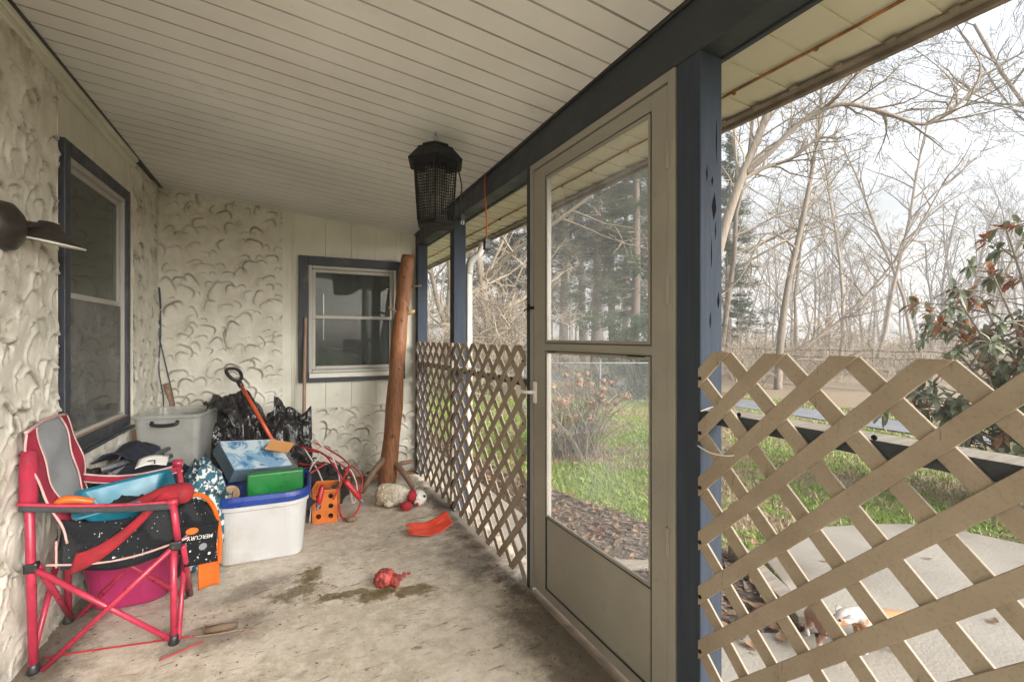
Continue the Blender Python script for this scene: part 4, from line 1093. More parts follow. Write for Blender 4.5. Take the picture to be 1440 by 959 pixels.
# back: grey mesh with pink borders
def backp(u, v):   # u 0 near .. 1 far, v 0 bottom .. 1 top
    y = 2.345+.365*u; wv = .010*math.sin(v*7+u*3)+.006*math.sin(v*13-u*5)
    x = -.735 - .125*v**.8 + .018*math.sin(u*math.pi)*(1-v) + wv; z = .47+.425*v+.012*math.sin(u*math.pi)*(v) + .012*u*v
    return V((max(x, xl(y)+.035), y, z))
def sub(f,u0,u1,v0=0,v1=1): return lambda u,v: f(u0+(u1-u0)*u, v0+(v1-v0)*v)
q = MB(); q.grid(sub(backp,.20,.80), 12, 24); q.build('back_mesh', M['grey_mesh'], ch, smooth=True, solid=.004)
for u0,u1 in ((-.02,.19),(.81,1.02)):
    q = MB(); q.grid(sub(backp,u0,u1), 6, 24); q.build('back_border', M['pink_cloth'], ch, smooth=True, solid=.006)
q = MB()
for u in (-.03,.195,.805,1.03): q.tube([backp(u,v)+V((.003,0,0)) for v in np.linspace(0,1,24)], .0042, 6)
q.tube([backp(u,1.01) for u in np.linspace(-.03,1.03,16)], .0065, 6)
q.build('piping', M['piping'], ch, smooth=True)
q = MB(); q.grid(lambda u,v: V((-.872+.045*math.sin(v*math.pi), 2.352-.02+.04*u, .62+.20*v)), 4, 10); q.lathe([(.024,.62),(.027,.66),(.026,.78),(.022,.83)], (-.846,2.345,0), 14); q.build('post_sleeve', M['pink_cloth'], ch, smooth=True)
# seat sling and side panels
def seat(u,v): return V((-.78+.40*u, 2.33+.375*v, .40+.015*u-.05*math.sin(u*math.pi)*(.6+.4*math.sin(v*math.pi))-.03*math.sin(v*math.pi)))
q = MB(); q.grid(seat, 18, 14); q.build('seat', M['pink_cloth'], ch, smooth=True, solid=.005)
q = MB(); q.tube([seat(u,-.01) for u in np.linspace(-.03,1.08,20)], .0045, 6); q.tube([seat(1.01,v) for v in np.linspace(0,1,12)], .0045, 6); q.tube([V((-.765,2.332,.385+.02*k)) for k in range(6)], .004, 6); q.build('seat_piping', M['piping'], ch, smooth=True)
def strap(y,z0,z1,x0,x1,w,name,m_,sag=.03):
    q = MB(); q.grid(lambda u,v: V((x0+(x1-x0)*u, y+.006*math.sin(u*5), z0+(z1-z0)*u-sag*math.sin(u*math.pi)-w*(v))), 20, 3); q.build(name, m_, ch, smooth=True, solid=.006)
strap(2.315,.642,.580,-.862,-.395,.026,'arm_strap',M['dark_mesh'],.01)
q = MB(); q.tube([V((-.868+.475*u,2.313,.645-.063*u-.010*math.sin(u*math.pi))) for u in np.linspace(0,1,20)], .0065, 8); q.build('arm_piping', M['pink'], ch, smooth=True)
strap(2.715,.655,.640,-.85,-.44,.030,'arm_strap',M['pink_cloth'],.035)
q = MB(); q.tube([V((-.85+.42*u,2.708,.657-.012*u-.035*math.sin(u*math.pi))) for u in np.linspace(0,1,20)], .005, 8); q.tube([V((-.85+.42*u,2.708,.624-.012*u-.035*math.sin(u*math.pi))) for u in np.linspace(0,1,20)], .004, 8); q.build('arm_piping', M['piping'], ch, smooth=True)
q = MB(); q.tube([(-.47,2.712,.648),(-.432,2.712,.648)], .019, 12); q.build('arm_end', M['pink'], ch, smooth=True)
q = MB(); q.tube([(-.42,2.313,.583),(-.385,2.313,.581)], .013, 12); q.build('arm_end', M['pink'], ch, smooth=True)

# things heaped in the chair
def heap(u,v):
    x = -.77+.385*u; y = 2.345+.34*v
    e = (1-abs(2*v-1)**6)
    z = .385-.05*math.sin(u*math.pi) + e*(.10+.07*math.sin(u*2.6)+.05*v) + .035*fbm((u*3,v*3,0),1.4,6)*e
    return V((x,y,z))
q = MB(); q.grid(heap, 40, 30); tag(q.build('star_blanket', M['space'], None, smooth=True), 'black star printed blanket bunched up on the chair seat', 'blanket')
q = MB(); q.grid(lambda u,v: V((-.755+.365*u, 2.334+.010*math.sin(u*9+v*4)+.02*v*v, .375-.045*math.sin(u*math.pi)+.03*u+(.185-.01*u)*v)), 36, 16)
tag(q.build('star_cloth', M['space'], None, smooth=True, solid=.003), 'black star printed cloth hanging down inside the near side of the chair', 'cloth')
q = MB(); q.grid(lambda u,v: V((-.665+.20*u+.02*v-.06*(1-u), 2.326-.010*math.sin(v*math.pi), .355+.20*u**1.6+.075*v*(1-.2*u))), 24, 8)
tag(q.build('red_band', M['red_cloth'], None, smooth=True, solid=.004), 'dark red cloth band slanting over the star cloth in the chair', 'cloth')
q = MB(); lump(q, (-.61,2.60,.50), (.14,.11,.085), 1.5, .25, 91, 30); tag(q.build('black_cloth', M['black'], None, smooth=True), 'black cloth bundle behind the teal tray in the chair', 'cloth')
TT = TRS((-.585,2.47,.565),(12,-7,14))
tt = thing('teal_tray', (-.585,2.47,.56), 'bright teal plastic tray lying tilted in the camp chair', 'tray')
q = MB(); tub(q, [(.20,.13,.015,-.05),(.29,.20,.025,.03),(.33,.24,.03,.036),(.33,.24,.03,.046),(.285,.195,.022,.043),(.19,.12,.012,-.038)], TT, 4); q.build('shell', M['teal'], tt, bevel=.003)
q = MB(); q.tube(spline([(-.565,2.385,.565),(-.50,2.375,.585),(-.44,2.37,.60),(-.385,2.37,.598)],7), [.012+.0016*i for i in range(22)], 14); q.ball((-.375,2.37,.598), .047, 14, (.8,1,.9))
tag(q.build('red_bundle', M['red_cloth'], None, smooth=True), 'deep red cloth cone lying over the front arm of the chair', 'cloth')
q = MB(); q.tube(spline([(-.785,2.36,.60),(-.76,2.365,.625),(-.72,2.37,.622),(-.67,2.38,.602)],6), [.012+.004*math.sin(i*.17) for i in range(19)], 12)
tag(q.build('orange_tube', M['orange'], None, smooth=True), 'short orange tube at the back of the chair seat', 'tube')
# towel draped over the front of the chair
tw = thing('planet_towel', (-.33,2.52,.3), 'black planet printed towel with orange edging hanging off the chair front', 'towel')
def towel(u,v):   # v 0 top .. 1 bottom
    x = -.425+.135*u+.03*v+.014*math.sin(u*7+v*4); y = 2.46+.10*u-.02*math.sin(v*3)+.012*math.sin(u*9); z = .535-.055*(u-.4)**2*4*(1-v)-.225*v-.02*u*v
    return V((x,y,z))
q = MB(); q.grid(towel, 22, 22); q.build('cloth', M['space'], tw, smooth=True, solid=.005)
q = MB(); q.tube(spline([(-.42,2.40,.535),(-.385,2.43,.558),(-.335,2.49,.548),(-.295,2.53,.49),(-.272,2.555,.40),(-.264,2.56,.30),(-.268,2.56,.2)],6), [.010]*37, 10); q.build('edging', M['orange'], tw, smooth=True)
q = MB(); q.grid(lambda u,v: V((-.348+.078*u+.004*v, 2.535+.022*u+.012*math.sin(u*math.pi), .30-.195*v)), 8, 14); q.build('tail', M['orange'], tw, smooth=True, solid=.008)
fl = lambda u,v: V((-.395+.115*u+.012*v, 2.435+.075*u-.004*math.sin(v*3), .435-.175*v-.028*u+.0*v))
q = MB(); q.grid(fl, 10, 12); q.build('flap', M['space'], tw, smooth=True, solid=.003)
# print on the flap: word, planets
U = (fl(1,0)-fl(0,0)).normalized(); W = (fl(0,1)-fl(0,0)).normalized(); W = (W-U*W.dot(U)).normalized(); Nn = U.cross(W).normalized()
if Nn.y > 0: Nn = -Nn
def textmesh(s, size):
    cu = bpy.data.curves.new('word', 'FONT'); cu.body = s; cu.size = size; cu.extrude = .0004; cu.align_x = 'CENTER'; cu.align_y = 'CENTER'; cu.resolution_u = 3
    o = bpy.data.objects.new('tmp', cu); COL.objects.link(o); dg = bpy.context.evaluated_depsgraph_get()
    me = bpy.data.meshes.new_from_object(o.evaluated_get(dg)); bpy.data.objects.remove(o); return me
me = textmesh('MERCURY', .024)
# the word hangs upside down on the towel: its reading direction runs towards -U
ex = -U; ez = Nn; ey = ez.cross(ex)
c = fl(.52,.30)+Nn*.0045
me.transform(Matrix(((ex.x,ey.x,ez.x,c.x),(ex.y,ey.y,ez.y,c.y),(ex.z,ey.z,ez.z,c.z),(0,0,0,1)))); me.materials.append(M['white'])
link('word', me, tw)
def disc(cu,cv,r,m_,e=1,nm='planet_print'):
    q = MB(); c = fl(cu,cv)+Nn*.0035
    q.poly([c+ex*(r*math.cos(a))+ey*(r*e*math.sin(a)) for a in np.linspace(0,6.283,20)[:-1]], .0006, Nn); q.build(nm, m_, tw)
disc(.58,.55,.017,M['grey_mesh'],.85); disc(.30,.13,.026,M['orange'],.55); disc(.75,.75,.006,M['white']); disc(.2,.62,.004,M['white']); disc(.86,.3,.004,M['white']); disc(.4,.8,.003,M['white']); disc(.65,.9,.003,M['white'])
# striped rag between chair and tub
def ragmat():
    t = NT('printed_rag'); c = t.mix(t.ramp(t.noise(30,3), .45,.5), (.6,.62,.6), (.02,.10,.14)); c = t.mix(t.ramp(t.noise(19,2), .56,.6), c, (.01,.03,.04)); t.col(c); t.rough(.8); return t.m
q = MB(); lump(q, (-.40,3.0,.30), (.11,.13,.26), 2, .3, 95, 30, flat=.003); tag(q.build('printed_rag', ragmat(), None, smooth=True), 'crumpled white and teal printed rag between the chair and the white tub', 'cloth')
q = MB(); q.box((-.40,3.10,.28),(-.33,3.28,.37), mat=TRS((0,0,0),(0,0,0))); tag(q.build('wood_offcut', M['stub_cut'], None, bevel=.006), 'small pale wood offcut wedged left of the blue tub', 'wood')
q = MB(); lump(q, (-.46,3.30,.16), (.14,.2,.17), 1.6, .25, 97, 30, flat=.003); tag(q.build('black_bundle', M['black'], None, smooth=True), 'black bundle on the floor between cardboard box and white tub', 'cloth')
# pink tub below the chair
pt = thing('pink_tub', (-.63,2.80,0), 'big magenta pink plastic tub on the floor under the chair', 'tub')
PT = TRS((-.645,2.83,0),(0,0,-4))
q = MB(); tub(q, [(.29,.20,.09,.004),(.31,.22,.10,.02),(.40,.26,.12,.27),(.415,.275,.125,.275),(.415,.275,.125,.29),(.39,.25,.115,.285),(.29,.20,.09,.02)], PT, 8); q.build('shell', M['pink_tub'], pt, bevel=.004)

# ================================================================== outside
def gz(x, y):                      # ground height
    t = min(1, max(0, (x-5)/4)); return -.25 - .17*t*t*(3-2*t)
PATIO = [(1.24,-2.6),(1.24,1.72),(1.95,1.74),(2.06,1.60),(2.34,1.47),(2.55,1.62),(2.72,1.85),(2.86,2.05),(3.10,2.18),(3.40,2.25),(3.76,2.22),(4.15,2.10),(4.45,1.95),(4.64,1.72),(4.76,1.36),(4.82,.6),(4.7,-2.6)]
m = MB()
xs = list(np.arange(1.0,14,.5))+[16,20,30,50,90,140,200]; ysl = [-160,-100,-50,-25,-12]+list(np.arange(-8,20,1.0))+[24,35,60,100,160]
for j,y in enumerate(ysl):
    for x in xs: m.v.append((x,y,gz(x,y)+ (.02*noise.noise(V((x*.6,y*.6,0))) if 5<x<30 and abs(y)<30 else 0)))
w_ = len(xs); 
for j in range(len(ysl)-1):
    for i in range(w_-1): m.f.append((j*w_+i,j*w_+i+1,(j+1)*w_+i+1,(j+1)*w_+i)); m.m.append(0)
struct(m.build('lawn', M['lawn'], None, smooth=True))
m = MB(); m.add([(-160,-160,-.5),(1.05,-160,-.5),(1.05,160,-.5),(-160,160,-.5)],[(0,1,2,3)]); struct(m.build('ground', M['lawn'], None))
m = MB(); m.add([(x,y,-.22) for x,y in PATIO]+[(x,y,-.40) for x,y in PATIO], [tuple(range(len(PATIO)))[::-1]]+[(i,(i+1)%len(PATIO),len(PATIO)+(i+1)%len(PATIO),len(PATIO)+i) for i in range(len(PATIO))])
struct(m.build('patio', M['patio'], None, bevel=.01, fix=True))
# mulch bed along the house and beside the patio
mb_ = [(1.0,1.60),(2.34,1.43),(2.66,1.75),(2.74,2.15),(2.78,2.45),(2.66,2.85),(2.58,3.1),(2.53,3.34),(2.42,3.65),(2.38,3.95),(2.22,4.6),(2.1,6),(2.0,8),(1.0,9.5)]
m = MB(); m.add([(x,y,-.243) for x,y in mb_],[tuple(range(len(mb_)))]); struct(m.build('mulch_bed', M['mulch'], None))
rng = np.random.default_rng(9)
def inpoly(x,y,P):
    c = False; j = len(P)-1
    for i in range(len(P)):
        if (P[i][1] > y) != (P[j][1] > y) and x < (P[j][0]-P[i][0])*(y-P[i][1])/(P[j][1]-P[i][1])+P[i][0]: c = not c
        j = i
    return c
def scatter(n, P, x0,x1,y0,y1):
    out = []
    while len(out) < n:
        x,y = rng.uniform(x0,x1), rng.uniform(y0,y1)
        if inpoly(x,y,P) and not (x < 1.83 and y > 2.42): out.append((x,y))
    return out
m = MB()
for x,y in scatter(4800, mb_, 1.2,3.3,1.4,7):
    L_ = rng.uniform(.008,.035); W_ = L_*rng.uniform(.2,.5); a = rng.uniform(0,6.28); t_ = rng.uniform(-.5,.5); z = -.238+rng.uniform(0,.012)
    c_,s_ = math.cos(a),math.sin(a)
    m.add([(x+c_*p*L_-s_*q*W_, y+s_*p*L_+c_*q*W_, z+p*L_*t_*.6+abs(q)*0+h) for p,q,h in ((-1,-1,0),(1,-.8,0),(1,1,.004),(-1,.8,.005))],[(0,1,2,3)])
struct(m.build('bark_chips', M['chip'], None), 'stuff')
m = MB()
for x,y in scatter(150, mb_, 1.2,3.3,1.4,7)+[(rng.uniform(2.5,8),rng.uniform(2.2,8)) for _ in range(90)]+[(rng.uniform(1.4,4.6),rng.uniform(.2,2.0)) for _ in range(26)]:
    s = rng.uniform(.018,.05); a = rng.uniform(0,6.28); z = gz(x,y)+.035 if not inpoly(x,y,PATIO) else -.216
    m.grid(lambda u,v: V((x+math.cos(a)*(u-.5)*2*s-math.sin(a)*(v-.5)*s*1.3*(1-(2*u-1)**2), y+math.sin(a)*(u-.5)*2*s+math.cos(a)*(v-.5)*s*1.3*(1-(2*u-1)**2), z+.35*s*abs(2*u-1)+.3*s*abs(v-.5))), 4, 2)
struct(m.build('fallen_leaves', M['dry_leaf'], None, smooth=True), 'stuff')
# grass blades on the near lawn
vs = []; fs = []; n = 0
PP = PATIO
NB_ = 95000
gx = 2.4 + 9.5*rng.random(NB_)**1.35; gy = rng.uniform(.5,10.5,NB_)
for i in range(NB_):
    x,y = gx[i],gy[i]
    if inpoly(x,y,mb_) or inpoly(x,y,PATIO) or (9.6 < x < 11): continue
    h = rng.uniform(.02,.055)*(1+.12*x/5); a = rng.uniform(0,6.28); w_ = rng.uniform(.003,.006)*(1+x*.12); lx,ly = rng.normal(0,.025,2); z = gz(x,y)-.004
    c_,s_ = math.cos(a)*w_, math.sin(a)*w_
    vs += [(x-c_,y-s_,z),(x+c_,y+s_,z),(x+lx,y+ly,z+h)]; fs.append((n,n+1,n+2)); n += 3
m = MB(); m.v = vs; m.f = fs; m.m = [0]*len(fs)
struct(m.build('grass', M['grass'], None), 'stuff')
m = MB(); m.add([(9.7,-60,-.4),(10.9,-60,-.4),(10.9,60,-.4),(9.7,60,-.4)],[(0,1,2,3)]); struct(m.build('road', M['road'], None))
m = MB(); m.add([(16,-80,-.405),(140,-80,1.0),(140,120,1.0),(16,120,-.405)],[(0,1,2,3)]); struct(m.build('field', M['field'], None))
m = MB(); m.box((1.24,2.45,-.36),(1.80,9.0,-.225)); struct(m.build('walkway', M['patio'], None, bevel=.01))
# timber edging, board
m = MB(); m.box((-.42,-.05,-.03),(.42,.05,.05), mat=TRS((2.60,1.86,-.22),(0,0,62))); tag(m.build('edging_timber', M['timber'], None, bevel=.006), 'weathered garden timber edging the mulch beside the patio', 'timber')
m = MB(); m.box((-.26,-.05,-.012),(.26,.05,.012), mat=TRS((2.12,2.32,-.215),(0,3,-24))); tag(m.build('loose_board', M['timber'], None, bevel=.003), 'short grey board lying on the mulch behind the near lattice', 'board')
# downspout at the far end of the eave
ds = thing('downspout', (1.265,3.335,0), 'pale downspout with a bent elbow under the eave, just outside the far blue post', 'downspout')
m = MB(); m.tube(spline([(1.66,4.05,2.13),(1.65,4.04,2.05),(1.57,3.93,1.97),(1.42,3.62,1.90),(1.30,3.40,1.82),(1.265,3.335,1.72)],6), .030, 12); m.build('elbow', M['sash'], ds, smooth=True)
m = MB(); m.box((1.242,3.315,-.2),(1.288,3.357,1.73)); m.build('pipe', M['sash'], ds, bevel=.01)

# ---------------------------------------------------------------- bare trees
def branches(mb, rng, p, d, L_, r, lev, maxlev, cfg, tips=None, trunk=None):
    n = 7 if lev == 0 else (5 if lev < 3 else 3)
    pts = [V(p)]; dirs = []; dd = V(d).normalized()
    for i in range(n):
        wob = cfg['wob']*(1+.4*lev)
        dd = (dd + V(rng.normal(0,wob,3)) + V((0,0,cfg['up']*(1 if lev else .3)))).normalized()
        pts.append(pts[-1] + dd*L_/n); dirs.append(dd.copy())
    tp = .45 if lev == 0 else .25
    rs = [max(cfg['rmin'], r*(1-(1-tp)*i/n)) for i in range(n+1)]
    tgt = trunk if (lev == 0 and trunk is not None) else mb
    tgt.tube(pts, rs, 8 if lev == 0 else (5 if lev == 1 else 3), cap=False)
    if lev >= maxlev: return
    k = cfg['n'][lev]
    for c in range(k):
        t = cfg['t0'][lev] + (1-cfg['t0'][lev])*(c+rng.random())/k
        i = min(n-1, int(t*n)); q = pts[i].lerp(pts[i+1], t*n-i)
        a = rng.uniform(0, 2*math.pi); dr = dirs[i]; u = dr.orthogonal().normalized(); w = dr.cross(u)
        sp = R(rng.uniform(*cfg['ang'])); nd = dr*math.cos(sp) + (u*math.cos(a)+w*math.sin(a))*math.sin(sp)
        ln = L_*rng.uniform(*cfg['len'])*(1-.45*t if lev else 1-.3*t)
        branches(mb, rng, q, nd, ln, max(cfg['rmin'], rs[i]*rng.uniform(.4,.65)), lev+1, maxlev, cfg)
def bare_tree(seed, H_, r, cfg, lean=(0,0), mats=('bark','twig'), label='', base=(0,0,0), name='bare_tree', group=None):
    rg_ = np.random.default_rng(seed)
    t = thing(name, (0,0,0), label, 'tree', group)
    tr, cr_ = MB(), MB()
    branches(cr_, rg_, (0,0,-.1), (lean[0],lean[1],1), H_, r, 0, cfg['lev'], cfg, trunk=tr)
    tr.build('trunk', M[mats[0]], t, smooth=True); cr_.build('crown', M[mats[1]], t)
    t.location = base; return t
CF = dict(wob=.07, up=.05, rmin=.0038, n=[11,8,7,6], t0=[.25,.2,.2,.2], ang=(25,60), len=(.42,.65), lev=4)
CF2 = dict(CF, n=[14,7,6,6], t0=[.12,.15,.2,.2], ang=(35,75), len=(.38,.6), wob=.10, up=.02)
CF3 = dict(CF, n=[18,5,5], t0=[.35,.2,.2], ang=(20,50), len=(.2,.34), lev=3, rmin=.006, up=.06)
CFB = dict(wob=.14, up=.03, rmin=.004, n=[12,7,5], t0=[.05,.1,.1], ang=(25,70), len=(.5,.8), lev=3)

def at(u, D):                       # ground point at heading u (tangent across the view) and distance D
    return V((D*(.438+.899*u), D*(.899-.438*u), 0))
def heading(x): return (x-720)/660
def gnd(x, D):
    p = at(heading(x), D); p.z = gz(p.x, p.y); return p
# the tree leaning past the near post with a long level limb
b0 = gnd(985, 10.5)
T1 = thing('bare_tree', b0, 'big bare tan tree leaning out behind the near post with a long level limb', 'tree', 'bare trees beyond the yard')
tr, cr_ = MB(), MB(); rg_ = np.random.default_rng(3)
rt_ = V((.899,-.438,0)); fw = V((.438,.899,0))
def lp3(pts): return [b0 + rt_*a + V((0,0,h)) + fw*c for a,h,c in pts]
main = spline(lp3([(0,-.1,0),(.12,1.8,0),(.45,3.6,.1),(.95,5.2,.1),(1.55,6.6,.2),(2.1,8.2,.3),(2.5,9.6,.3)]),5)
tr.tube(main, [.135*(1-.6*i/(len(main)-1)) for i in range(len(main))], 10)
limb = spline(lp3([(1.05,5.35,.1),(1.5,5.75,-.1),(2.1,6.35,-.3),(2.8,6.62,-.5),(3.6,6.4,-.6),(4.4,6.1,-.7),(5.0,6.45,-.8),(5.5,7.1,-.9)]),5)
tr.tube(limb, [.065*(1-.8*i/(len(limb)-1))+.006 for i in range(len(limb))], 7)
limb2 = spline(lp3([(.95,5.2,.1),(1.5,5.5,.2),(2.2,5.75,.2),(2.8,6.25,.1)]),5)
tr.tube(limb2, [.06*(1-.7*i/(len(limb2)-1))+.006 for i in range(len(limb2))], 6)
for src,L0,n_ in ((limb,1.5,26),(main[10:],2.6,22),(limb2,1.4,10)):
    for k in range(n_):
        i = int(len(src)*(.2+.78*(k+.5)/n_)); i = min(i,len(src)-2); d = (src[i+1]-src[i]).normalized()
        a = rg_.uniform(0,6.28); u = d.orthogonal().normalized(); w = d.cross(u)
        nd = d*.8+(u*math.cos(a)+w*math.sin(a))*.6+V((0,0,.15))
        branches(cr_, rg_, src[i], nd, L0*rg_.uniform(.5,1.1), .028, 2, 4, dict(CF2, n=[0,0,6,5], rmin=.0045))
tr.build('trunk', M['bark_tan'], T1, smooth=True); cr_.build('crown', M['twig_tan'], T1)
# forked tree in the right-hand view with a long limb reaching right
b1 = gnd(1094, 15)
T2 = thing('bare_tree', b1, 'forked bare tree rising left of centre over the near lattice, one limb slanting far right', 'tree', 'bare trees beyond the yard')
tr, cr_ = MB(), MB(); b0 = b1
main = spline(lp3([(0,-.1,0),(.1,1.6,0),(.35,3.4,0),(.85,5.4,.1),(1.25,7.2,.2),(1.5,9.0,.2),(1.6,11,.2)]),5)
tr.tube(main, [.125*(1-.75*i/(len(main)-1)) for i in range(len(main))], 9)
limb = spline(lp3([(.12,1.2,0),(.9,1.5,-.2),(1.9,2.3,-.3),(2.9,3.4,-.4),(4.1,5.0,-.4),(5.0,6.6,-.4)]),5)
limb2 = spline(lp3([(.10,.9,0),(1.1,.95,-.3),(2.3,.75,-.5),(3.7,.55,-.8)]),5)
limb3 = spline(lp3([(.6,4.5,0),(-.3,5.0,.1),(-1.1,3.6,.2),(-1.8,2.9,.3)]),5)
for l_,r_ in ((limb,.06),(limb2,.045),(limb3,.045)): tr.tube(l_, [r_*(1-.75*i/(len(l_)-1)) for i in range(len(l_))], 6)
for src,L0,n_ in ((limb,1.9,24),(main[8:],2.8,30),(limb2,1.5,14),(limb3,1.5,14)):
    for k in range(n_):
        i = int(len(src)*(.15+.83*(k+.5)/n_)); i = min(i,len(src)-2); d = (src[i+1]-src[i]).normalized()
        a = rg_.uniform(0,6.28); u = d.orthogonal().normalized(); w = d.cross(u)
        nd = d*.8+(u*math.cos(a)+w*math.sin(a))*.65+V((0,0,.2))
        branches(cr_, rg_, src[i], nd, L0*rg_.uniform(.5,1.1), .026, 2, 4, dict(CF2, n=[0,0,6,5], rmin=.006))
tr.build('trunk', M['bark_tan'], T2, smooth=True); cr_.build('crown', M['twig_tan'], T2)
# a few prototypes, then copies
GT = 'bare trees beyond the yard'
A1 = bare_tree(11, 11, .12, CF, (.12,-.05), ('bark_tan','twig_tan'), 'bare spreading tree seen through the far lattice opening, nearest the log', gnd(622,13), group=GT)
A2 = bare_tree(12, 12, .12, CF2, (-.08,.05), ('bark_tan','twig_tan'), 'tangled tan bare tree in the middle of the opening left of the door', gnd(700,12), group=GT)
A3 = bare_tree(13, 15, .11, CF3, (.03,.02), ('bark','twig'), 'tall slim bare tree standing just right of the long slanting limb', gnd(1230,26), group=GT)
A4 = bare_tree(14, 13, .10, dict(CF, rmin=.006), (-.10,.08), ('bark','twig'), 'large bare tree at the right edge of the view with fine upswept twigs', gnd(1560,15), group=GT)
def cp(src, x, D, rz, sc, label): return copy_tree(src, gnd(x,D), rz, sc, label)
cp(A1, 662, 19, 2.1, 1.0, 'bare tree behind the extension cord, farther back in the wood')
cp(A2, 735, 24, 4.0, 1.05, 'bare tree with crossing limbs right beside the latch side of the door')
cp(A2, 645, 15, 1.2, .8, 'small tangled bare tree low behind the post of the far openings')
cp(A3, 1180, 24, 1.0, .9, 'slim bare trunk standing between the forked tree and the slanting limb')
cp(A3, 1290, 28, 2.0, 1.0, 'slim bare trunk left of the glossy bush, standing straight')
cp(A4, 1385, 24, 2.3, .95, 'bare grey crown high above the glossy bush')
cp(A4, 1215, 42, 4.1, .8, 'pale bare tree far off in the middle of the right-hand view')
cp(A1, 1120, 27, 3.3, .9, 'bare tree crowding behind the forked tree')
cp(A1, 590, 17, 4.6, 1.0, 'bare tree behind the corner post')
cp(A2, 1010, 20, 2.6, 1.0, 'bare tree hidden mostly behind the near post')
# low brush and undergrowth
BR = bare_tree(31, 1.9, .02, CFB, (.1,.1), ('twig_tan','twig_tan'), 'tan leafless thicket bush under the trees at the near post', gnd(1040,13), 'thicket_bush', 'leafless bushes at the wood edge')
k = 0
for x,D,s in ((1075,16,1.2),(1110,19,1.3),(1145,22,1.5),(1190,20,1.2),(1235,24,1.5),(1275,21,1.2),(1320,23,1.4),(1365,25,1.5),(600,11,1.5),(640,12,1.4),(672,11,1.6),(715,13,1.5),(740,12,1.3),(1420,24,1.4)):
    wh = ('beside the forked tree','behind the forked tree','right of the forked tree','below the slanting limb','below the end of the slanting limb','by the slim trunks','left of the glossy bush','behind the glossy bush',
          'in the far opening by the log','behind the far blue post','below the extension cord','in the opening left of the door','against the latch side of the door','at the right edge')[k]
    copy_tree(BR, gnd(x,D), k*1.7, s, 'tan leafless thicket bush '+wh); k += 1
# far wood as one mass
rg_ = np.random.default_rng(77); far = MB()
for k in range(190):
    x = rg_.uniform(540,1600); D = rg_.uniform(38,75); p = gnd(x, D); p.z = -.3+1.4*min(1,max(0,(D-20)/60))*.6
    cfg = dict(CF, n=[11,5], t0=[.25,.2], lev=2, rmin=.018, len=(.25,.45))
    branches(far, rg_, p, (rg_.normal(0,.06),rg_.normal(0,.06),1), rg_.uniform(7,13), rg_.uniform(.07,.16), 0, 2, cfg)
struct(far.build('far_wood', M['twig'], None), 'stuff')
far = MB()
for k in range(900):
    x = rg_.uniform(540,1600); D = rg_.uniform(17,48); p = gnd(x, D); h = rg_.uniform(.5,1.7)
    for q in range(6):
        d = V((rg_.normal(0,.4),rg_.normal(0,.4),1)).normalized(); e = p+d*h+V((rg_.normal(0,.15),rg_.normal(0,.15),0))
        far.tube([p, p.lerp(e,.5)+V((rg_.normal(0,.06),0,.05)), e], [.012,.009,.005], 3, cap=False)
struct(far.build('undergrowth', M['twig_tan'], None), 'stuff')

# ---------------------------------------------------------------- conifers seen through the door
def conifer(seed, H_, r, label, base, low=.22, group='conifers behind the yard'):
    rg_ = np.random.default_rng(seed); t = thing('conifer_tree', (0,0,0), label, 'tree', group)
    tr = MB(); tr.tube([V((.1*math.sin(z*.4),.08*math.cos(z*.3),z)) for z in np.linspace(-.1,H_,14)], [r*(1-.85*i/13) for i in range(14)], 10); 
    wv = []; wf = []; n = 0; bo = MB()
    for k in range(120):
        tt = low + (1-low)*(k/120)**.9; z = H_*tt; L_ = (1.05-tt)*H_*.19*rg_.uniform(.5,1.2)+.3; a = rg_.uniform(0,6.28)
        dr = V((math.cos(a), math.sin(a), -.18-.25*rg_.random())); o = V((.1*math.sin(z*.4),.08*math.cos(z*.3),z)); pts = []
        for i in range(6):
            s = i/5; pts.append(o + dr*(L_*s) + V((0,0,.22*L_*s*s)))
        bo.tube(pts, [.022*(1-.8*i/5) for i in range(6)], 3, cap=False)
        dead = tt < low+.14 and rg_.random() < .6
        if dead: continue
        for q in range(int(60*L_)+20):
            s = rg_.uniform(.25,1); c = o + dr*(L_*s) + V((0,0,.22*L_*s*s)) + V(rg_.normal(0,.13,3))*(.4+.6*s)*V((1,1,.5)).length*.7
            for b in range(3):
                d = V(rg_.normal(0,1,3)); d.z = abs(d.z)*.4-.15; d = d.normalized()*rg_.uniform(.08,.2); sd = d.orthogonal().normalized()*.020
                wv += [c-sd, c+sd, c+d]; wf.append((n,n+1,n+2)); n += 3
    tr.build('trunk', M['pine_bark'], t, smooth=True); bo.build('limbs', M['pine_bark'], t)
    f = MB(); f.v = [tuple(p) for p in wv]; f.f = wf; f.m = [0]*len(wf); f.build('crown', M['pine'], t)
    t.location = base; return t
P1 = conifer(1, 17, .22, 'tall dark conifer in the middle of the upper door pane', gnd(838,19))
P2 = conifer(2, 15, .19, 'dark conifer at the right of the upper door pane, boughs low', gnd(893,17), .12)
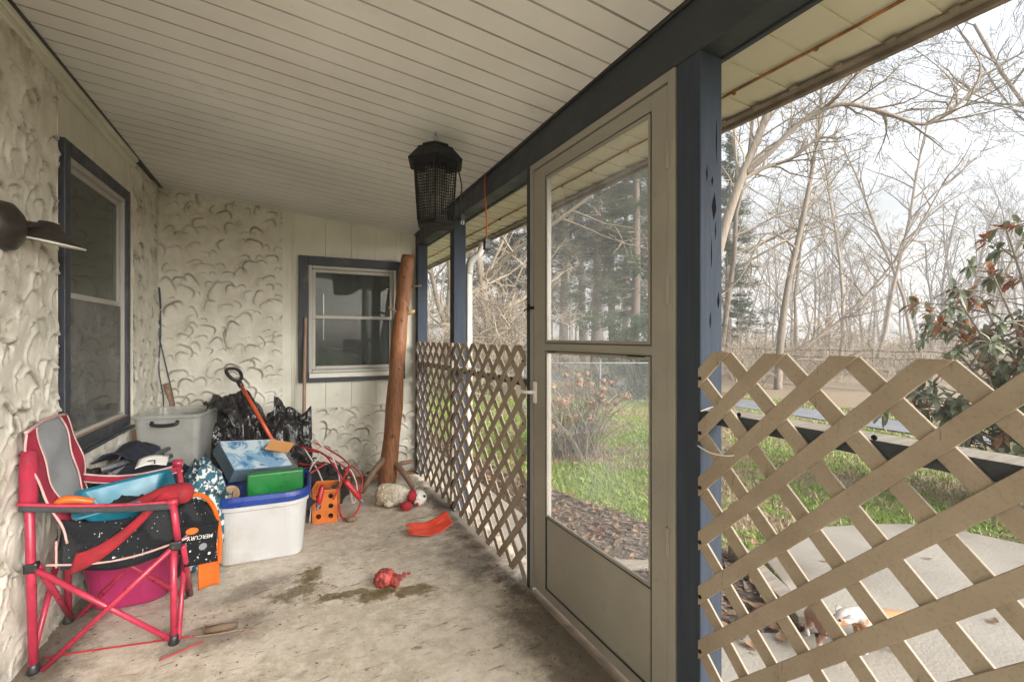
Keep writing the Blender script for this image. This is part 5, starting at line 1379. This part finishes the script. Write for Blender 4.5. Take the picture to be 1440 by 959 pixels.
for k,(s,x,D,rz,sc,lb_) in enumerate(((P1,795,21,1.,1.0,'dark conifer left in the upper door pane'),(P1,775,26,2.,1.05,'farther dark conifer at the left edge of the door pane'),(P2,862,23,3.,1.1,'dark conifer right behind the middle one in the door pane'),
      (P1,818,28,4.,1.1,'far conifer between the two left ones in the door pane'),(P1,915,24,5.,1.1,'conifer behind the hinge side stile of the door'),(P2,955,21,.5,1.0,'conifer hidden behind the near blue post'),
      (P2,660,27,1.5,.9,'conifer deep in the wood behind the extension cord'),(P2,1025,24,2.5,.8,'conifer just right of the near post, behind bare twigs'),(P1,880,31,.3,1.1,'farthest conifer in the upper door pane'),(P2,745,24,2.9,1.0,'conifer behind the thin dark door post'),(P1,705,30,2.2,1.0,'conifer far back in the opening left of the door'))):
    copy_tree(s, gnd(x,D), rz, sc, lb_)
# green cedar bush behind the chain link fence
def bush(name, seed, r, h, n, mat_, label, base, cat='bush', ls=.05, stem='bark'):
    rg_ = np.random.default_rng(seed); t = thing(name, (0,0,0), label, cat); st_ = MB(); f = MB(); k_ = 0
    for k in range(9):
        a = rg_.uniform(0,6.28); e = V((math.cos(a)*r*.6, math.sin(a)*r*.6, h*.7)); st_.tube([V((0,0,-.05)), e*.5+V((0,0,.1)), e], [.03,.02,.008], 5, cap=False)
    wv = []; wf = []
    cl = [(V((rg_.normal(0,.45)*r, rg_.normal(0,.45)*r, h*rg_.uniform(.1,.95))), rg_.uniform(.15,.32)*r) for _ in range(38)]
    for k in range(n):
        c0, cr0 = cl[rg_.integers(len(cl))]; d = V(rg_.normal(0,1,3)).normalized(); c = c0 + d*cr0*rg_.uniform(.3,1)
        e = (d + V(rg_.normal(0,.6,3)) + V((0,0,.2))).normalized()*ls*rg_.uniform(.6,1.4); s_ = e.orthogonal().normalized()*ls*.3
        wv += [c-s_*.3, c+e*.5-s_, c+e, c+e*.5+s_]; wf.append((k_,k_+1,k_+2,k_+3)); k_ += 4
    st_.build('stems', M[stem], t); f.v = [tuple(p) for p in wv]; f.f = wf; f.m = [0]*len(wf); f.build('foliage', M[mat_], t); t.location = base; return t
bush('cedar_bush', 3, 1.3, 2.2, 16000, 'cedar', 'green cedar bush behind the chain link fence, right in the lower door pane', gnd(900,12.5), ls=.08)
bush('cedar_bush', 4, .9, 1.5, 9000, 'cedar', 'smaller green cedar bush behind the fence at the hinge side of the door', gnd(955,13.5), ls=.08)
# chain link fence
F0, F1 = gnd(735,9.0), gnd(1005,12.2)
cf = thing('chain_link_fence', F0, 'grey chain link fence crossing the yard behind the dried bush', 'fence')
d = (F1-F0); Lf = d.length; d.normalize(); H_ = 1.0
m = MB(); pch = .085
for fam in (1,-1):
    for k in range(-int(H_/pch)-1, int(Lf/pch)+int(H_/pch)+1):
        s0 = k*pch; a0, b0_ = 0., H_
        p0 = s0; p1 = s0 + fam*H_
        lo, hi = 0, 1
        if p1 != p0:
            t0 = (0-p0)/(p1-p0); t1 = (Lf-p0)/(p1-p0); lo = max(0,min(t0,t1)); hi = min(1,max(t0,t1))
        if hi-lo < .02: continue
        A_ = F0 + d*(p0+(p1-p0)*lo) + V((0,0,H_*lo)); B_ = F0 + d*(p0+(p1-p0)*hi) + V((0,0,H_*hi))
        m.tube([A_, B_], .0032, 3, cap=False)
m.build('mesh', M['fence_grey'], cf)
m = MB(); m.tube([F0+V((0,0,H_)), F1+V((0,0,H_))], .016, 8); m.build('top_rail', M['fence_grey'], cf, smooth=True)
for k in range(4):
    p = F0 + d*(Lf*k/3); q = MB(); q.tube([p-V((0,0,.1)), p+V((0,0,H_+.05))], .024, 10); q.build('post', M['fence_grey'], cf, smooth=True)
# wire fence far beyond the road
G0, G1 = gnd(1020,20), gnd(1460,13.5)
wf_ = thing('wire_fence', G0, 'wire strand fence with thin posts beyond the road', 'fence')
d = G1-G0
for h in (.95,1.2):
    m = MB(); m.tube([G0+d*t+V((0,0,h-.04*math.sin(t*math.pi*7)**2)) for t in np.linspace(0,1,40)], .011, 5, cap=False); m.build('wire', M['black_metal'], wf_)
for k in range(8):
    p = G0+d*(k/7); m = MB(); m.tube([p-V((0,0,.1)),p+V((0,0,1.28))], .03, 7); m.build('post', M['bark'], wf_)
m = MB(); p = gnd(1311,8.3); m.tube([p,p+V((0,0,.26))], .014, 8); tag(m.build('marker_stake', M['black_metal'], None), 'small dark stake at the edge of the road', 'stake')
# ---------------------------------------------------------------- dried hydrangea by the door
hy = thing('hydrangea', (3.35,5.0,gz(3.3,5)), 'dried hydrangea bush of bare canes with faded brown flower heads, outside the door', 'shrub')
rg_ = np.random.default_rng(21); cn = MB(); bl = []; wv = []; wf = []; n = 0
B0 = V((3.30,5.0,-.26))
for k in range(120):
    a = rg_.uniform(0,6.28); sp = rg_.uniform(.1,.85); h = rg_.uniform(.55,1.2)*(1-.3*sp); o = B0+V((rg_.normal(0,.16),rg_.normal(0,.16),0))
    e = o + V((math.cos(a)*sp*.85, math.sin(a)*sp*.85, h)); mid = o.lerp(e,.5)+V((rg_.normal(0,.05),rg_.normal(0,.05),.12))
    pts = spline([o,mid,e],5); cn.tube(pts, [.0075-.004*i/10 for i in range(11)], 4, cap=False)
    for q in range(3):
        s = pts[rg_.integers(4,10)]; f = s+V((rg_.normal(0,.11),rg_.normal(0,.11),rg_.uniform(.03,.18))); cn.tube([s,s.lerp(f,.5)+V((0,0,.02)),f], [.003,.0025,.0018], 3, cap=False)
    if rg_.random() < .32: bl.append(e)
for k in range(70):     # fallen arching canes
    a = rg_.uniform(0,6.28); r0 = rg_.uniform(.3,.75); o = B0+V((rg_.normal(0,.2),rg_.normal(0,.2),.1)); e = B0+V((math.cos(a)*r0*1.2, math.sin(a)*r0*1.2, rg_.uniform(.05,.5)))
    cn.tube(spline([o,o.lerp(e,.55)+V((0,0,.22)),e],4), [.004-.0003*i for i in range(9)], 3, cap=False)
cn.build('canes', M['twig_tan'], hy)
for c in bl:
    q = MB()
    bs_ = rg_.uniform(.6,1.1)
    for b in range(110):
        d = V(rg_.normal(0,1,3)).normalized(); p = c+V((d.x*.075,d.y*.075,d.z*.05))*rg_.uniform(.35,1)*bs_; u = d.orthogonal().normalized()*.013; w = d.cross(u).normalized()*.013
        q.add([p-u,p-w,p+u+d*.004,p+w],[(0,1,2,3)])
    q.build('flower_head', M['dry_bloom'], hy)
# ---------------------------------------------------------------- rhododendron at the right
rh = thing('rhododendron', (5.85,1.38,-.25), 'big glossy leaved bush with rusty leaf undersides at the right edge', 'bush')
rg_ = np.random.default_rng(41); sm = MB(); g_ = [[],[],0]; ru = [[],[],0]
RB = V((5.85,1.38,-.25))
def leafq(store, c, d, L_, w_, up):
    d = d.normalized(); s_ = d.cross(up); 
    if s_.length < 1e-3: s_ = d.orthogonal()
    s_ = s_.normalized()*w_; nn = s_.cross(d).normalized(); o = store[2]
    store[0] += [tuple(p) for p in (c, c+d*L_*.35-s_+nn*.006, c+d*L_*.4, c+d*L_*.35+s_+nn*.006, c+d*L_*.75-s_*.8+nn*.004-V((0,0,.012)), c+d*L_*.78-V((0,0,.012)), c+d*L_*.75+s_*.8+nn*.004-V((0,0,.012)), c+d*L_-V((0,0,.03)))]
    store[1] += [(o,o+2,o+1),(o,o+3,o+2),(o+1,o+2,o+5,o+4),(o+2,o+3,o+6,o+5),(o+4,o+5,o+7),(o+5,o+6,o+7)]; store[2] += 8
tips = []
for k in range(62):
    a = rg_.uniform(0,6.28); el = rg_.uniform(.15,1.35); r0 = rg_.uniform(.65,1.12)
    e = RB + V((math.cos(a)*math.cos(el)*1.12, math.sin(a)*math.cos(el)*1.05, .25+2.35*math.sin(el)*.95))*r0
    mid = RB.lerp(e,.5)+V((0,0,.1)); pts = spline([RB+V((rg_.normal(0,.12),rg_.normal(0,.12),0)),mid,e],6); sm.tube(pts, [.022-.0014*i for i in range(13)], 5, cap=False)
    tips.append((e,(pts[-1]-pts[-3]).normalized()))
    for q in range(7):
        i = rg_.integers(5,12); s = pts[i]; f = s + V((rg_.normal(0,.24),rg_.normal(0,.24),rg_.uniform(-.05,.28))); sm.tube([s,s.lerp(f,.5)+V((0,0,.03)),f], [.007,.005,.004], 4, cap=False); tips.append((f,(f-s).normalized()))
for (c,d) in tips:
    hi = c.z > 1.35
    rust = rg_.random() < (.55 if hi else .25)
    u = d.orthogonal().normalized(); w = d.cross(u); n_ = rg_.integers(9,15); ph = rg_.uniform(0,6.28)
    for b in range(n_):
        a = ph+b*2.4; o = u*math.cos(a)+w*math.sin(a)
        lift = rg_.uniform(.2,1.0) if (rust or b > n_-5) else rg_.uniform(-.35,.4)
        dd = o + d*lift + V((0,0,.0 if rust else -.15)); L_ = rg_.uniform(.09,.155); st_ = ru if (rust and rg_.random() < .75) else g_
        leafq(st_, c-d*rg_.uniform(0,.06), dd, L_, L_*rg_.uniform(.14,.2), V((0,0,1)))
sm.build('stems', M['bark'], rh)
for st_,nm,mm in ((g_,'leaves','leaf_top'),(ru,'rusty_leaves','leaf_rust')):
    q = MB(); q.v = st_[0]; q.f = st_[1]; q.m = [0]*len(st_[1]); q.build(nm, M[mm], rh)

# ---------------------------------------------------------------- two small dogs on the patio
def dogmat(name, a, white_z, patch=None):
    t = NT(name); o = t.sep(); n = t.noise(9, 4)
    c = t.mix(t.ramp(t.noise(40,4), .3, .7), tuple(q*.8 for q in a), a)
    if patch: c = t.mix(t.ramp(n, .46, .54), c, patch)
    z = t.math('ADD', o[2], t.math('MULTIPLY', t.math('SUBTRACT', n, .5), .04))
    c = t.mix(t.ramp(z, white_z, white_z+.02, 1, 0), c, (.55,.50,.46)); t.col(c); t.rough(.75); t.bump(t.noise(160,3), .3, .004); return t.m
M['dog_tan'] = dogmat('tan_fur', (.38,.22,.17), -.17); M['dog_pied'] = dogmat('white_and_tan_fur', (.55,.49,.44), -.17, (.36,.17,.07))
def dog(loc, rz, mat_, label, head_dir, s=1., tail_up=True):
    """one continuous skinned body; local +X is forward, paws on z = 0"""
    J = {}; E_ = []; rad = {}
    def jt(n, p, r, par=None):
        J[n] = V(p)*s; rad[n] = r*s
        if par: E_.append((par, n))
    jt('hip',(-.105,0,.165),.045); jt('loin',(-.03,0,.172),.042,'hip'); jt('chest',(.06,0,.165),.054,'loin'); jt('neck',(.115,0,.195),.034,'chest')
    hd = V(head_dir).normalized(); nk = V((.115,0,.195)); sk = nk+hd*.055
    jt('skull',sk,.040,'neck'); jt('brow',sk+hd*.030,.033,'skull'); jt('muz',sk+hd*.058+V((0,0,-.012)),.018,'brow'); jt('tip',sk+hd*.076+V((0,0,-.015)),.013,'muz')
    jt('tail0',(-.145,0,.185),.016,'hip'); 
    if tail_up: jt('tail1',(-.165,.0,.24),.011,'tail0'); jt('tail2',(-.155,.01,.31),.007,'tail1')
    else: jt('tail1',(-.19,.0,.19),.010,'tail0'); jt('tail2',(-.235,.01,.175),.006,'tail1')
    for sd,nm in ((1,'l'),(-1,'r')):
        jt('sh'+nm,(.07,sd*.036,.135),.030,'chest'); jt('el'+nm,(.055,sd*.042,.085),.018,'sh'+nm); jt('wr'+nm,(.068,sd*.043,.035),.0125,'el'+nm); jt('pw'+nm,(.075,sd*.043,.014),.014,'wr'+nm); jt('to'+nm,(.095,sd*.043,.011),.0115,'pw'+nm)
        jt('th'+nm,(-.115,sd*.035,.125),.036,'hip'); jt('kn'+nm,(-.075,sd*.045,.085),.022,'th'+nm); jt('hk'+nm,(-.13,sd*.045,.05),.012,'kn'+nm); jt('hp'+nm,(-.122,sd*.045,.014),.0135,'hk'+nm); jt('ht'+nm,(-.10,sd*.045,.011),.0115,'hp'+nm)
    names = list(J); idx = {n:i for i,n in enumerate(names)}
    me = bpy.data.meshes.new('body'); me.from_pydata([J[n] for n in names], [(idx[a],idx[b]) for a,b in E_], []); me.update()
    tmp = bpy.data.objects.new('tmp', me); COL.objects.link(tmp)
    sm_ = tmp.modifiers.new('skin','SKIN'); sm_.use_smooth_shade = True
    for i,n in enumerate(names): me.skin_vertices[0].data[i].radius = (rad[n],rad[n])
    me.skin_vertices[0].data[0].use_root = True
    sb = tmp.modifiers.new('sub','SUBSURF'); sb.levels = 2; sb.render_levels = 2
    dg = bpy.context.evaluated_depsgraph_get(); em = bpy.data.meshes.new_from_object(tmp.evaluated_get(dg)); bpy.data.objects.remove(tmp)
    t = thing('dog', (0,0,0), label, 'dog', 'small dogs on the patio')
    MXW = Matrix.Translation(V(loc)) @ Matrix.Rotation(rz,4,'Z')
    em.transform(MXW); em.materials.clear(); em.materials.append(mat_)
    for p in em.polygons: p.use_smooth = True
    t.location = loc
    link('body', em, t)
    sk_ = sk*s; side = V((0,1,0)); upv = hd.cross(side); upv = -upv if upv.z < 0 else upv
    for sd in (1,-1):
        q = MB(); b = sk_ + side*sd*.030*s + upv*.022*s; tip = b + side*sd*.034*s + upv*.018*s - hd*.012*s
        q.grid(lambda u,v: MXW @ (b + (tip-b)*v + hd*((u-.5)*.045*s*(1-v)**.8) - upv*(.02*s*v*v)), 5, 6); q.build('ear', mat_, t, smooth=True, solid=.004*s)
        q = MB(); q.ball(MXW @ (sk_ + hd*.042*s + side*sd*.020*s + upv*.014*s), .0065*s, 8); q.build('eye', M['black'], t, smooth=True)
    q = MB(); q.ball(MXW @ (sk_ + hd*.086*s + V((0,0,-.013))*s), .009*s, 8); q.build('nose', M['stub'], t, smooth=True)
    return t
dog((2.287,1.343,-.2195), R(229), M['dog_tan'], 'small tan dog with its tail up and head lowered, standing on the patio', (.55,.45,-.60), .82)
dog((2.50,1.24,-.2195), R(155), M['dog_pied'], 'small white and tan dog on the patio, mostly hidden by lattice strips', (.8,.2,-.25), .9, False)

# ================================================================== sky, sun, camera
w = bpy.data.worlds.new('World'); SC.world = w; w.use_nodes = True
nt = w.node_tree; bgn = nt.nodes['Background']
sky = nt.nodes.new('ShaderNodeTexSky'); sky.sky_type = 'NISHITA'; sky.sun_disc = False
EL, AZ = 23, 154            # degrees; azimuth measured from +Y towards +X
sky.sun_elevation = R(EL); sky.sun_rotation = R(AZ); sky.air_density = 1.2; sky.dust_density = 2.0; sky.ozone_density = 1.0
hs = nt.nodes.new('ShaderNodeHueSaturation'); hs.inputs['Saturation'].default_value = .32; nt.links.new(sky.outputs[0], hs.inputs['Color'])
tc = nt.nodes.new('ShaderNodeTexCoord'); mp = nt.nodes.new('ShaderNodeMapping'); mp.inputs['Scale'].default_value = (1,1,3.2); nt.links.new(tc.outputs['Generated'], mp.inputs[0])
nz = nt.nodes.new('ShaderNodeTexNoise'); nz.inputs['Scale'].default_value = 2.6; nz.inputs['Detail'].default_value = 6; nt.links.new(mp.outputs[0], nz.inputs['Vector'])
mr = nt.nodes.new('ShaderNodeMapRange'); mr.inputs[1].default_value = .35; mr.inputs[2].default_value = .65; mr.inputs[3].default_value = .62; mr.inputs[4].default_value = 1.1; nt.links.new(nz.outputs['Fac'], mr.inputs[0])
sz = nt.nodes.new('ShaderNodeSeparateXYZ'); nt.links.new(tc.outputs['Generated'], sz.inputs[0])
gr = nt.nodes.new('ShaderNodeMapRange'); gr.inputs[1].default_value = .1; gr.inputs[2].default_value = 1.0; gr.inputs[3].default_value = .43; gr.inputs[4].default_value = 1.5; nt.links.new(sz.outputs[2], gr.inputs[0])   # overcast sky: zenith about three times the horizon
mm = nt.nodes.new('ShaderNodeMath'); mm.operation = 'MULTIPLY'; nt.links.new(mr.outputs[0], mm.inputs[0]); nt.links.new(gr.outputs[0], mm.inputs[1])
mx = nt.nodes.new('ShaderNodeVectorMath'); mx.operation = 'SCALE'; nt.links.new(hs.outputs[0], mx.inputs[0]); nt.links.new(mm.outputs[0], mx.inputs['Scale'])
nt.links.new(mx.outputs[0], bgn.inputs['Color']); bgn.inputs['Strength'].default_value = .12
sd = bpy.data.lights.new('sun', 'SUN'); sd.energy = 2.3; sd.angle = R(45); sd.color = (1,.98,.95)
so = bpy.data.objects.new('sun', sd); COL.objects.link(so)
dv = V((math.sin(R(AZ))*math.cos(R(EL)), math.cos(R(AZ))*math.cos(R(EL)), math.sin(R(EL))))
so.rotation_euler = dv.to_track_quat('Z','Y').to_euler()
cam = bpy.data.cameras.new('camera'); co = bpy.data.objects.new('camera', cam); COL.objects.link(co)
cam.sensor_width = 36; cam.lens = 660/1440*36; cam.clip_start = .05; cam.clip_end = 2000
co.location = (0,0,1.25); co.rotation_euler = (R(90),0,R(-26)); cam.shift_y = -5.5/1440
SC.camera = co
SC.view_settings.view_transform = 'Standard'; SC.view_settings.look = 'None'; SC.view_settings.gamma = 1; SC.view_settings.exposure = 2.2
SC.cycles.max_bounces = 10; SC.cycles.diffuse_bounces = 6; SC.cycles.glossy_bounces = 4; SC.cycles.transparent_max_bounces = 24; SC.cycles.transmission_bounces = 6
SC.cycles.caustics_reflective = False; SC.cycles.caustics_refractive = False; SC.cycles.use_denoising = True
SC.cycles.sample_clamp_indirect = 8
# added haze volume that pales the trees and softens their contrast
def added_haze(dens):
    q = MB(); q.box((-165,-165,-1.5),(205,165,24))
    o = q.build('added_haze', bpy.data.materials.new('added_haze_volume'), None); struct(o, 'stuff')
    m_ = o.data.materials[0]; m_.use_nodes = True; t = m_.node_tree
    for n in list(t.nodes):
        if n.type == 'BSDF_PRINCIPLED': t.nodes.remove(n)
    v = t.nodes.new('ShaderNodeVolumePrincipled'); v.inputs['Color'].default_value = (.93,.92,.92,1); v.inputs['Density'].default_value = dens
    t.links.new(v.outputs[0], t.nodes['Material Output'].inputs['Volume'])
added_haze(.003)
SC.cycles.volume_bounces = 1
